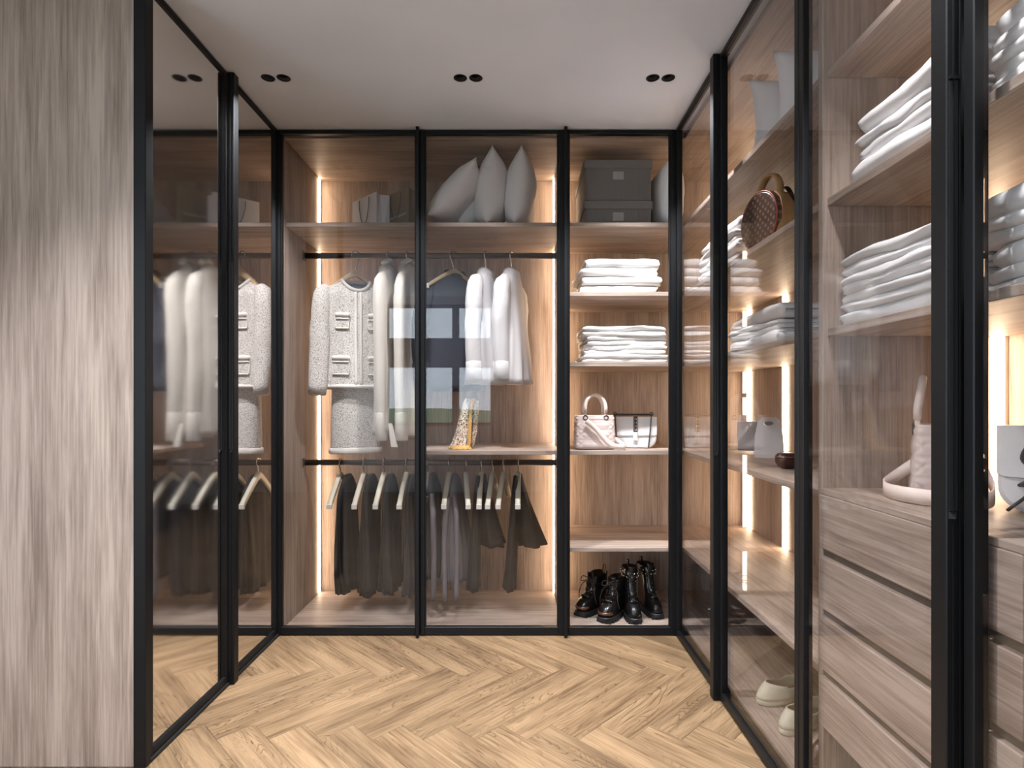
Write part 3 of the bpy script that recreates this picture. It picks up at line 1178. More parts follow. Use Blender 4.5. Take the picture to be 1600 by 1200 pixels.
# --- lower rail
LOW = [532, 569, 600, 635, 668, 702, 728, 752, 770, 787, 810]
LROT = [0, 0, 0, 0, 0.0, -0.03, 0.15, 0.0, -0.10, -0.13, -0.02]
NUMW = ['first', 'second', 'third', 'fourth', 'fifth', 'sixth', 'seventh', 'eighth', 'ninth', 'tenth', 'eleventh']
for k, px in enumerate(LOW):
    x = px_x(px)
    hanger(x, RAIL_Y, RAIL_L, LROT[k], f'cream wooden hanger on the lower rail, {NUMW[k]} from the left', 'hanger', 0.070, 'cream hangers on the lower rail', thick=1.25)
for k in range(4):
    x = px_x(LOW[k]) + 0.032
    t = thing('trousers', f'charcoal wool trousers on the lower rail, {NUMW[k]} from the left', 'trousers', (x, RAIL_Y + .035, 0.74), (0, 0, 0), 'charcoal trousers on the lower rail')
    prof = [(0.045, 0.05, 0.012), (0.02, 0.09, 0.020), (-0.03, 0.145, 0.026), (-0.075, 0.168, 0.030), (-.16, .172, .034), (-0.4, 0.165, 0.044), (-0.60 - .01 * (k % 2), 0.150, 0.050)]
    v, f = loft(body_rings(prof, 64, 6, 0.42, 31 + k * 7))
    obj('cloth', v, f, M['char' if k != 3 else 'char2'], t, True)
for k, (px, dx, z0, L_, hw, ht, mat, sd) in enumerate(((668, .025, .75, .52, .17, .055, 'char2', 71), (706, .012, .745, .54, .17, .085, 'grey', 75))):
    t = thing('cardigan', ('slate cardigan just beyond the door stile on the lower rail', 'grey jersey cardigan in loose folds on the lower rail')[k], 'cardigan', (px_x(px) + dx, RAIL_Y + .03, z0), (0, 0, 0))
    prof = [(0.04, 0.05, 0.016), (0.01, 0.10, 0.03), (-0.05, 0.155, 0.042), (-.12, hw, .05), (-L_ * .6, hw, ht * .9), (-L_, hw * .95, ht)]
    v, f = loft(body_rings(prof, 72, 8, 0.42, sd))
    obj('body', v, f, M[mat], t, True)
    for s in (-1, 1):
        sleeve('sleeve', [(0.012 * s, -.15 + .02 * s, -.06), (0.03 * s, -.185, -.18), (0.034 * s, -.19, -.38), (.03 * s, -.185, -.62)], (0.022, 0.020, 0.018), M['grey'], t, seed=sd + s)
# two capes with an open drape
for k, (px, lab) in enumerate(((751, 'charcoal cape on the lower rail beside the grey cardigan'), (809, 'charcoal cape on the lower rail nearest the glowing right strip'))):
    t = thing('cape', lab, 'cape', (px_x(px), RAIL_Y, 0.765), (0, 0, 0.0))
    # long front panel
    prof = [(0.02, 0.045, 0.012), (-0.04, 0.07, 0.018), (-.14, .085, .020), (-.35, .09, .026), (-.60, .09, .034)]
    v, f = loft(body_rings(prof, 40, 4, 0.28, 51 + k * 5, off=lambda s: (-0.012 - 0.030 * s, -.05)))
    obj('front_panel', v, f, M['char'], t, True)
    prof = [(0.02, 0.05, 0.012), (-0.04, 0.09, 0.018), (-.12, .12, .030), (-.26, .13, .056), (-.37, .13, .078)]
    v, f = loft(body_rings(prof, 44, 4, 0.26, 57 + k * 5, off=lambda s: (0.014 + 0.060 * s, .03)))
    obj('shoulder_panel', v, f, M['char'], t, True)


# ------------------------------------------------------------------ pillows
def pillow(loc, rot, label, a=0.22, b=0.22, T=0.085, seed=0.0, mat='pillow', group=None):
    "cushion in the local XZ plane, resting on its lower edge; thickness along Y"
    N = 22
    v, f = [], []
    idx = {}
    for side in (1, -1):
        for j in range(N + 1):
            for i in range(N + 1):
                u, w = 2 * i / N - 1, 2 * j / N - 1
                if side == -1 and (i in (0, N) or j in (0, N)):
                    idx[(side, i, j)] = idx[(1, i, j)]
                    continue
                x = a * u * (1 - .10 * (1 - w * w) * u * u)
                z = b * w * (1 - .10 * (1 - u * u) * w * w)
                th = T * (max(0, (1 - u ** 4) * (1 - w ** 4))) ** .62 * (1 - .35 * (u * u + w * w) / 2)
                p3 = Vector((u * 1.8 + seed, w * 1.8, side))
                cr = noise.noise(p3) * .10 + .06 * abs(noise.noise(p3 * 2.3)) * (u * u + w * w)
                th *= 1 + cr * 1.6
                idx[(side, i, j)] = len(v)
                v.append((x, side * th, z + b))
        for j in range(N):
            for i in range(N):
                q = (idx[(side, i, j)], idx[(side, i + 1, j)], idx[(side, i + 1, j + 1)], idx[(side, i, j + 1)])
                f.append(q if side == -1 else q[::-1])
    o = obj('pillow', v, f, M[mat], None, True)
    o.location = loc
    o.rotation_euler = rot
    return tag(o, label, 'pillow', group)


q = PI / 2
pillow((px_x(677, 3.15), 3.16, SH_T + .040), (math.radians(41), 0, math.radians(88)), 'white pillow slumped sideways on the top shelf', .2, .200, .082, 1)
pillow((px_x(722, 3.29), 3.29, SH_T + .03), (math.radians(30), 0, math.radians(90)), 'white pillow in shade behind the slumped pillow', .18, .18, .075, 4)
pillow((px_x(764, 3.15), 3.17, SH_T + .006), (math.radians(5), 0, math.radians(88)), 'white pillow standing upright, middle of the top shelf row', .2, .207, .088, 7)
pillow((px_x(807, 3.15), 3.17, SH_T + .006), (math.radians(6), 0, math.radians(86)), 'white pillow standing upright beside the glowing right strip', .2, .207, .084, 11)
pillow((0.845, 3.2, SH_T + .002), (0, 0, math.radians(92)), 'white pillow squeezed beside the grey storage boxes', .2, .19, .085, 15)
pillow((1.13, 2.22, SH_T + .002), (math.radians(-4), 0, math.radians(2)), 'white pillow on the top corner shelf, farther of two', .205, .17, .07, 19)
pillow((1.14, 2.02, SH_T + .002), (math.radians(-4), 0, math.radians(-3)), 'white pillow on the top corner shelf, nearer of two', .205, .17, .07, 23)


# ------------------------------------------------------------------ folded linen
def folded(loc, rot, w, d, h, layers, seed, label, group, mat='linen', name='folded_sheet'):
    "a sheet folded into layers: serpentine section in local YZ (folds face -Y) swept along X"
    t_ = h / layers
    pts = []
    for i in range(layers):
        z = t_ * (i + .5)
        y_f, y_b = t_ / 2 + .002 * ((i * 7 + int(seed)) % 5), d - t_ / 2
        n = 8
        row = [(y_f + (y_b - y_f) * k / n, z) for k in range(n + 1)]
        if i % 2 == 0:
            row = row[::-1]       # back to front
        pts += row
        if i < layers - 1:
            zc = z + t_ / 2
            if i % 2 == 0:
                pts += [(y_f - t_ / 2 * math.sin(a) * 1.1, zc - t_ / 2 * math.cos(a)) for a in (PI * .2, PI * .4, PI * .6, PI * .8)]
            else:
                pts += [(y_b + t_ / 2 * math.sin(a), zc - t_ / 2 * math.cos(a)) for a in (PI * .2, PI * .4, PI * .6, PI * .8)]
    L, R = [], []
    m = len(pts)
    hw = t_ * .455
    for i, (y, z) in enumerate(pts):
        a, b = pts[max(0, i - 1)], pts[min(m - 1, i + 1)]
        dy, dzz = b[0] - a[0], b[1] - a[1]
        ll = math.hypot(dy, dzz) or 1
        ny, nz = -dzz / ll, dy / ll
        L.append((y + ny * hw, z + nz * hw))
        R.append((y - ny * hw, z - nz * hw))
    outl = L + R[::-1]
    NX = 26
    rings = []
    for i in range(NX + 1):
        u = i / NX
        x = (u - .5) * w
        r = []
        edge = max(0, abs(2 * u - 1) - .9) / .1
        for (y, z) in outl:
            zz_ = z / h
            P = Vector((x * 5, y * 4, zz_ * 2 + seed))
            dz_ = (0.10 * h * noise.noise(P) + 0.10 * h * noise.noise(Vector((x * 13, seed, zz_ * 3)))) * min(1, zz_ * 2.2)
            dy_ = 0.013 * noise.noise(Vector((x * 6, zz_ * 3.1, seed + 4))) + .003 * noise.noise(Vector((x * 22, zz_ * 5, seed)))
            dx_ = 0.016 * noise.noise(Vector((y * 6, zz_ * 4, seed + 9))) * (abs(2 * u - 1) ** 3)
            zc = h / 2 + (z - h / 2) * (1 - .10 * edge)
            r.append((x + dx_, y + dy_, max(0.0, zc + dz_ - .05 * h * edge)))
        rings.append(r)
    v, f = loft(rings)
    o = obj(name, v, f, M[mat], None, True)
    o.location = loc
    o.rotation_euler = rot
    return tag(o, label, 'linen', group)


ORDS = {3: ['bottom', 'middle', 'top'], 4: ['bottom', 'second', 'third', 'topmost'], 5: ['bottom', 'second', 'third', 'fourth', 'topmost']}


def stack(x, y, z, rot, w, d, hs, where, seed, lay=2, jit=0.012):
    zc = z + .0005
    rnd = random.Random(seed)
    for i, h in enumerate(hs):
        dx, dy = rnd.uniform(-jit, jit), rnd.uniform(-jit * .6, jit * .6)
        loc = Vector((x, y, zc)) + Matrix.Rotation(rot, 3, 'Z') @ Vector((dx, dy, 0))
        nl = lay if isinstance(lay, int) else lay[i]
        folded(loc, (0, 0, rot + rnd.uniform(-.03, .03)), w * rnd.uniform(.95, 1.03), d, h, nl, seed * 3.7 + i * 5.3,
               f'white folded linen sheet, {ORDS[len(hs)][i]} of the stack {where}', 'folded white linen ' + where)
        zc += h * .97


stack(0.560, 3.02, SH_B, 0, 0.41, 0.36, (.046, .05, .05, .052), 'under the grey boxes', 3, (2, 2, 2, 2), .018)
stack(0.580, 3.01, SH_C, 0, 0.44, 0.36, (.048, .048, .05, .055), 'above the handbags', 5, (4, 4, 4, 4), .016)
RQ = -PI / 2      # folds face -X
stack(0.925, 2.57, SH_B, RQ, 0.52, 0.34, (.05, .05, .05, .052), 'beside the round patterned bag', 7, (4, 2, 4, 2), .02)
stack(0.945, 2.24, SH_C, RQ, 0.46, 0.34, (.05, .05, .055), 'below the round patterned bag', 9, (2, 4, 2), .02)
stack(0.915, 1.32, SH_B, RQ, 0.36, 0.36, (.06, .066, .066), 'on the upper shelf over the drawers', 11, (2, 4, 2), .014)
stack(0.905, 1.355, SH_C, RQ, 0.40, 0.36, (.036, .05, .05, .056), 'on the lower shelf over the drawers', 13, (2, 4, 4, 4), .014)
stack(0.915, 0.90, SH_B, RQ, 0.38, 0.36, (.05, .06, .065), 'high at the right picture edge', 15, (4, 4, 2), .02)
stack(0.915, 0.905, SH_C, RQ, 0.38, 0.36, (.042, .05, .05, .05), 'lower at the right picture edge', 17, (4, 2, 4, 2), .02)

# ------------------------------------------------------------------ storage boxes
for k, (z0, hh, lab) in enumerate(((SH_T, 0.128, 'grey ribbed storage box, lower of two on the top shelf'), (SH_T + .1305, 0.215, 'taller grey ribbed storage box stacked on the lower one'))):
    t = thing('storage_box', lab, 'box', (0.545, 3.22, z0 + .0005), (0, 0, 0), 'grey storage boxes')
    bm = bmesh.new()
    bx(bm, -.176, .176, -.22, .22, 0, hh - .002, .004, 2)
    objbm('body', bm, M['box'], t)
    bm = bmesh.new()
    bx(bm, -.183, .183, -.227, .227, hh - .044, hh, .004, 2)
    objbm('lid', bm, M['box'], t)
    # upholstered ribs on the front
    rib_me = None
    bm = bmesh.new()
    for i in range(23):
        xx = -.168 + i * .336 / 22
        bx(bm, xx - .0035, xx + .0035, -.2225, -.22, .004, hh - .046)
    objbm('ribbing', bm, M['box'], t)
    bm = bmesh.new()
    zt = hh - .063 if k == 0 else hh - .062
    bx(bm, -.029, .029, -.2255, -.2224, zt - .044, zt, .001)
    objbm('label_holder', bm, M['tag'], t)


# ------------------------------------------------------------------ paper bags
def paper_bag(loc, rot, w, d, h, mat, label, printed):
    t = thing('paper_bag', label, 'bag', loc, (0, 0, rot))
    th = .003
    bm = bmesh.new()
    bx(bm, -w / 2, w / 2, -d / 2, -d / 2 + th, 0, h)
    bx(bm, -w / 2, w / 2, d / 2 - th, d / 2, 0, h)
    bx(bm, -w / 2, w / 2, -d / 2, d / 2, 0, th)
    objbm('body', bm, M[mat], t)
    for s in (-1, 1):
        x = s * (w / 2)
        # gusset, folded inwards along its middle
        v = [(x, -d / 2, 0), (x - s * .002, 0, 0), (x, d / 2, 0), (x, -d / 2, h), (x - s * .028, 0, h), (x, d / 2, h)]
        obj('gusset', v, [(0, 1, 4, 3), (1, 2, 5, 4)], M[mat], t).modifiers.new('t', 'SOLIDIFY').thickness = .002
    for s in (-1, 1):
        y = s * (d / 2 + .002)
        p = spline([(-w * .2, y, h - .012), (-w * .19, y, h - .06), (-w * .10, y, h - .135), (0, y, h - .15), (w * .10, y, h - .135), (w * .19, y, h - .06), (w * .2, y, h - .012)], 5)
        tube('cord_handle', p, .0022, M['cordg'], t, 6)
    if printed:
        # small run of pale lettering, too small to read
        bm = bmesh.new()
        rnd = random.Random(3)
        x = -w * .46
        while x < w * .40:
            lw_ = rnd.uniform(.006, .010)
            if abs(x + w * .26) > .008:
                yy = -d / 2 - .0008
                zc = h * .40
                bx(bm, x, x + .0022, yy - .0003, yy, zc, zc + .013)
                bx(bm, x, x + lw_, yy - .0003, yy, zc + rnd.choice((0, .0055, .0105)), zc + rnd.choice((.0025, .008, .013)) + .0005)
                if rnd.random() < .6:
                    bx(bm, x + lw_ - .002, x + lw_, yy - .0003, yy, zc, zc + .013)
            x += lw_ + .0035
        objbm('lettering', bm, M['print'], t)
    return t


paper_bag((-0.835, 3.24, SH_T + .0005), math.radians(-43), 0.25, 0.085, 0.225, 'paper', 'white paper shopping bag with cord handles on the top shelf', False)
paper_bag((-0.655, 3.235, SH_T + .0005), math.radians(-43), 0.25, 0.085, 0.25, 'kraft', 'olive brown paper shopping bag with pale lettering', True)


# ------------------------------------------------------------------ scarf over the low shelf
t = thing('scarf', 'printed silk scarf with mustard border draped on the shelf', 'scarf', (px_x(727, 3.1), 3.10, SH_D + .001), (0, 0, 0.10))


def drape(name, prof, mat, seed, folds=5, amp=.006):
    "soft hanging cloth: prof = [(z, x0, x1, y centre, half depth)] from the fold downwards"
    fine = []
    for a, b in zip(prof[:-1], prof[1:]):
        for i in range(5):
            fine.append([a[j] + (b[j] - a[j]) * i / 5 for j in range(5)])
    fine.append(list(prof[-1]))
    rings = []
    N = 36
    for k, (z, x0, x1, yc, hd) in enumerate(fine):
        u = k / (len(fine) - 1)
        r = []
        for j in range(N):
            a = 2 * PI * j / N
            x = (x0 + x1) / 2 + (x1 - x0) / 2 * math.cos(a)
            w = amp * (.3 + u) * math.sin(folds * 2 * (x - x0) / (x1 - x0 + 1e-6) * 2 + seed + u * 1.5)
            r.append((x + amp * .5 * math.sin(j * 1.9 + u * 6), yc + hd * math.sin(a) + w, max(.001, z + .3 * w * u)))
        rings.append(r)
    v, f = loft(rings)
    return obj(name, v, f, mat, t, True)


drape('silk', [(.275, .004, .050, 0, .016), (.255, -.008, .058, 0, .026), (.19, -.026, .050, 0, .034), (.10, -.050, .034, -.004, .042), (.035, -.072, .022, -.008, .050), (.0, -.092, .030, -.012, .056)], M['scarf'], 1)
drape('silk_tail', [(.262, .046, .074, -.01, .012), (.20, .044, .072, -.012, .018), (.10, .040, .064, -.014, .020), (.012, .030, .046, -.016, .018)], M['scarf'], 3, 3, .003)
drape('silk_border', [(.270, .030, .062, -.030, .006), (.225, .022, .034, -.040, .006), (.13, .016, .034, -.048, .007), (.05, .012, .030, -.055, .008), (.0, .006, .024, -.058, .006)], M['gold'], 2, 2, .002)
drape('silk_hem', [(.022, -.060, .016, -.070, .012), (.010, -.080, .030, -.074, .022), (.0, -.084, .034, -.074, .024)], M['gold'], 5, 6, .006)


# ------------------------------------------------------------------ handbags
def quilted_bag(loc, rot, label, w=0.215, d=0.105, h=0.183, strap=True, hh=0.115):
    t = thing('handbag', label, 'handbag', loc, (0, 0, rot))
    n = 96
    rings = []
    NZ = 40
    for j in range(NZ + 1):
        u = j / NZ
        z = h * u
        g = 1 - 0.06 * u
        inset = 0.0
        if u < .08:
            inset = .012 * (1 - math.sin(u / .08 * PI / 2))
        r = []
        for k in range(n):
            a = 2 * PI * k / n
            ca, sa = math.cos(a), math.sin(a)
            e = 2 / 5.5
            x = math.copysign(abs(ca) ** e, ca) * (w / 2 * g - inset)
            y = math.copysign(abs(sa) ** e, sa) * (d / 2 * (1 - .16 * u) - inset)
            # cane-work quilting: diagonals and straights stitched in
            s = x if abs(sa) ** e > .97 or abs(y) > d * .42 else y
            c1 = abs(math.sin((s + z) * PI / .052))
            c2 = abs(math.sin((s - z) * PI / .052))
            c3 = abs(math.sin(z * PI / .052))
            puff = .006 * (min(c1, c2, c3) ** .5) if .06 < u < .93 else .001
            L = math.hypot(x, y) or 1
            r.append((x + x / L * puff, y + y / L * puff, z))
        rings.append(r)
    v, f = loft(rings)
    obj('body', v, f, M['pink'], t, True)
    for s in (-1, 1):
        y = s * d * .36
        hx = w * .26
        for k in (-1, 1):
            xx = k * hx
            ring = arc((xx, y - .008 * (1 if s < 0 else -1), h - .012), .0115, 0, 2 * PI, 16)
            o = tube('ring', ring, .0032, M['dchrome'], t, 8, caps=False)
            bm = bmesh.new()
            bx(bm, xx - .006, xx + .006, y - .006, y + .006, h - .004, h + .02, .002)
            objbm('handle_tab', bm, M['pinks'], t)
            tube('stud', [(xx, y - .009, h + .014), (xx, y - .004, h + .014)], .004, M['dchrome'], t, 8, up=Vector((0, 0, 1)))
        p = [(-hx, y, h + .012)] + [Vector((hx * math.cos(a), y + s * .012 * math.sin(a) * -1, h + .04 + (hh - .045) * math.sin(a))) for a in [PI - PI * i / 16 for i in range(17)]] + [(hx, y, h + .012)]
        tube('handle', p, .0095, M['pinks'], t, 10)
    if strap:
        ctr = [(-hx, -d / 2 - .014, h - .03), (-hx + .05, -d / 2 - .02, h * .62), (w * .28, -d / 2 - .028, h * .20), (w * .46, -d / 2 - .045, .020), (w * .68, -d / 2 - .035, .017), (w * .70, -d / 2 + .01, .020), (w * .50, -d / 2 + .03, .055)]
        P = spline(ctr, 8)
        wd = .014
        v, f = [], []
        for i, p in enumerate(P):
            tt = (P[min(i + 1, len(P) - 1)] - P[max(0, i - 1)]).normalized()
            up = (Vector((0, 0, 1)) - tt * tt.z).normalized()
            v += [p + up * wd, p - up * wd]
        for i in range(len(P) - 1):
            f.append((2 * i, 2 * i + 1, 2 * i + 3, 2 * i + 2))
        o = obj('strap', v, f, M['pinks'], t, True)
        so = o.modifiers.new('t', 'SOLIDIFY')
        so.thickness = .0035
    return t


quilted_bag((0.425, 3.06, SH_D + .001), math.radians(4), 'blush quilted leather handbag with two arched handles and shoulder strap')
# the second quilted bag, seen from its narrow side
t2 = quilted_bag((1.085, 1.46, SH_D + .013), math.radians(55), 'small blush quilted handbag end-on above the drawers with looped strap', 0.165, 0.100, 0.185, False, 0.125)
P = spline([(0.0, .02, .10), (-.01, .085, .045), (-.06, .11, .02), (-.16, .07, .020), (-.20, -.02, .020), (-.16, -.10, .022), (-.06, -.105, .06), (0, -.07, .12)], 8)
v, f = [], []
for i, p in enumerate(P):
    v += [p + Vector((0, 0, .018)), p - Vector((0, 0, .018))]
for i in range(len(P) - 1):
    f.append((2 * i, 2 * i + 1, 2 * i + 3, 2 * i + 2))
o = obj('strap', v, f, M['pinks'], t2, True)
o.modifiers.new('t', 'SOLIDIFY').thickness = .004


def flap_bag(loc, rot, label, w=.235, h=.172, d=.075, chain=True, clasp=True, mat='white_l', scale=1.0):
    t = thing('handbag', label, 'handbag', loc, (0, 0, rot))
    t.scale = (scale,) * 3

    def outline(g, inset=0):
        pts = []
        ww, rr = w / 2 - inset, .055
        pts += [(-ww, h - inset), (-ww * 1.0, h * .5)]
        pts += [(-ww + rr - rr * math.cos(a), rr + inset - rr * math.sin(a)) for a in [PI / 2 * i / 8 for i in range(9)]]
        pts += [(ww - rr + rr * math.sin(a), rr + inset - rr * math.cos(a)) for a in [PI / 2 * i / 8 for i in range(9)]]
        pts += [(ww, h * .5), (ww, h - inset)]
        return pts
    rings = []
    for y, ins in ((-d / 2, .008), (-d / 2 + .006, .001), (-d / 4, 0), (d / 4, 0), (d / 2 - .006, .001), (d / 2, .008)):
        rings.append([(x, y, z) for x, z in outline(1, ins)])
    v, f = loft(rings)
    obj('body', v, f, M[mat], t, False)
    fl = []
    for y in (-d / 2 - .004, -d / 2 - .0005):
        fl.append([(-w / 2 + .001, y, h + .001), (-w / 2 + .001, y, h * .44), (-w / 2 + .02, y, h * .40), (w / 2 - .02, y, h * .40), (w / 2 - .001, y, h * .44), (w / 2 - .001, y, h + .001)])
    v, f = loft(fl)
    o = obj('flap', v, f, M[mat], t)
    bm = bmesh.new()
    bx(bm, -w / 2 + .015, w / 2 - .015, -d / 2 - .0048, -d / 2 - .0040, h * .40, h * .40 + .0016)
    s_ = objbm('seam', bm, M['seam'], o)
    if clasp:
        bm = bmesh.new()
        bx(bm, -.011, .011, -d / 2 - .010, -d / 2 - .004, h * .52, h + .004, .001)
        c = objbm('clasp_band', bm, M['ink'], t)
        for i in range(4):
            z = h * .60 + i * .019
            vv = [(-.007, -d / 2 - .010, z - .007), (.007, -d / 2 - .010, z - .007), (.007, -d / 2 - .010, z + .007), (-.007, -d / 2 - .010, z + .007), (0, -d / 2 - .018, z)]
            obj('pyramid_stud', vv, [(0, 1, 4), (1, 2, 4), (2, 3, 4), (3, 0, 4)], M['chrome'], c)
        bm = bmesh.new()
        bx(bm, -.012, .012, -d / 2 - .011, -d / 2 - .004, h * .24, h * .52, .003, 2)
        objbm('clasp_plate', bm, M['hangcap'], t)
    if chain:
        bm = bmesh.new()
        bx(bm, -w / 2 + .0, w / 2 - .02, -d / 2 + .002, -d / 2 + .010, h + .008, h + .018, .003)
        objbm('top_bar', bm, M['dchrome'], t)
        for xa, xb in ((-w / 2 + .006, -w / 2 + .018), (w / 2 - .03, w / 2 - .048)):
            tube('chain_strap', spline([(xa, -d / 2 - .004, h + .016), ((xa + xb) / 2, -d / 2 - .010, h * .5), (xb, -d / 2 - .012, .004)], 6), .0038, M['dchrome'], t, 8)
            tube('ring', arc((xa, -d / 2 + .0, h + .016), .010, 0, 2 * PI, 12), .003, M['dchrome'], t, 6, caps=False)
    return t


flap_bag((0.660, 3.14, SH_D + .001), math.radians(-3), 'white leather flap bag with studded dark clasp and chain strap')
tb = flap_bag((1.19, 1.20, SH_D + .013), math.radians(-52), 'white leather bag with dark strap at the right picture edge above the drawers', .24, .19, .09, False, False)
for pts in ([(-.055, -.052, .17), (-.075, -.054, .12), (-.050, -.054, .09), (-.080, -.055, .06)], [(-.080, -.055, .062), (-.055, -.056, .055), (-.098, -.058, .004), ]):
    tube('dark_strap', spline(pts, 6), .009, M['ink'], tb, 8, (1, .4))

# white tote with a cut-out grip on the corner shelf
t = thing('tote_bag', 'small white tote with oval grip opening on the corner shelf', 'bag', (1.150, 2.56, SH_D + .001), (0, 0, math.radians(-28)))
bm = bmesh.new()
outer = [(-.062, 0), (.062, 0), (.058, .10), (.046, .165), (.030, .185), (-.030, .185), (-.046, .165), (-.058, .10)]
hole = [(.020 * math.cos(2 * PI * i / 14), .158 + .011 * math.sin(2 * PI * i / 14)) for i in range(14)]
eds = []
for lp in (outer, hole):
    vl = [bm.verts.new((x, -.012, z)) for x, z in lp]
    for i in range(len(vl)):
        eds.append(bm.edges.new((vl[i], vl[(i + 1) % len(vl)])))
bmesh.ops.triangle_fill(bm, use_beauty=True, edges=eds)
ex = bmesh.ops.extrude_face_region(bm, geom=bm.faces[:])
for g in ex['geom']:
    if isinstance(g, bmesh.types.BMVert):
        g.co.y += .05 - .034 * (g.co.z / .185)
objbm('body', bm, M['white_l'], t)
bm = bmesh.new()
bx(bm, -.05, .05, .0, .036, 0.0, .004)
objbm('base', bm, M['wine'], t)
# leaning grey clutch behind it
o = box('clutch_bag', -.09, .09, -.012, .012, 0, .15, M['seam'], None, .006, 2)
o.location = (1.20, 2.80, SH_D + .012)
o.rotation_euler = (math.radians(-16), 0, math.radians(-20))
tag(o, 'grey clutch leaning behind the white tote', 'clutch')
# small dark brown pouch
rg = []
for z, r in ((0, .030), (.006, .040), (.025, .050), (.045, .050), (.056, .044), (.060, .030)):
    rg.append([(r * 1.2 * math.cos(2 * PI * k / 24), r * .8 * math.sin(2 * PI * k / 24), z) for k in range(24)])
v, f = loft(rg)
t = thing('pouch', 'small dark brown leather pouch with painted white glint on the corner shelf', 'pouch', (1.055, 2.17, SH_D + .001), (0, 0, .3))
obj('body', v, f, M['wine'], t, True)
tube('zip', [(.052 * math.cos(a) * 1.14, .052 * math.sin(a) * .76, .046) for a in [2 * PI * k / 24 for k in range(25)]], .002, M['chrome'], t, 6)
bm = bmesh.new()
bx(bm, -.016, .014, -.045, -.041, .004, .018, .003)
objbm('tag', bm, M['hangcap'], t)  # white patch painted in for the LED strip's reflection on the leather
# upright dark brown case next to the lower linen
o = box('upright_case', -.11, .11, -.014, .014, 0, .255, M['wine'], None, .005, 2)
o.location = (1.16, 1.905, SH_C + .0005)
o.rotation_euler = (0, 0, math.radians(4))
tag(o, 'slim dark brown case standing beside the corner linen stack', 'case')

# round patterned bag with tan gusset
t = thing('handbag', 'round brown patterned bag with tan leather gusset on the corner shelf', 'handbag', (0.965, 2.145, SH_B + .001), (0, 0, math.radians(12)))
R = .108
n = 48
rg = []
for x, r in ((-.048, R * .93), (-.043, R), (.043, R), (.048, R * .93)):
    rg.append([(x, r * math.cos(2 * PI * k / n), R + r * math.sin(2 * PI * k / n)) for k in range(n)])
v, f = loft(rg)
obj('body', v, f, M['mono'], t, False)
for sx in (-1, 1):
    tube('piping', [(sx * .045, R * .985 * math.cos(2 * PI * k / n), R + R * .985 * math.sin(2 * PI * k / n)) for k in range(n + 1)], .0035, M['redglaze'], t, 6, caps=False)
# gusset strap running up the near rim, ending in a tab
prof = []
for i in range(15):
    a = -PI / 2 - .35 - i * .16
    wd = .034 if i < 6 else .026 if i < 11 else .022
    prof.append((R + .004, a, wd))
rings = []
for (r, a, wd) in prof:
    y, z = r * math.cos(a), R + r * math.sin(a)
    y2, z2 = (r - .005) * math.cos(a), R + (r - .005) * math.sin(a)
    rings.append([(-wd, y2, z2), (-wd, y, z), (wd, y, z), (wd, y2, z2)])
v, f = loft(rings)
obj('gusset', v, f, M['tan'], t)
tube('top_handle', spline([(0, -.058, .190), (0, -.060, .235), (0, -.030, .275), (0, .022, .275), (0, .052, .235), (0, .050, .190)], 6), .010, M['tan'], t, 8, (1.6, .6))
tube('dark_strap', spline([(.052, -.10, .06), (.060, -.06, .16), (.058, -.02, .235), (.056, .06, .22)], 6), .009, M['ink'], t, 8, (1.2, .5))


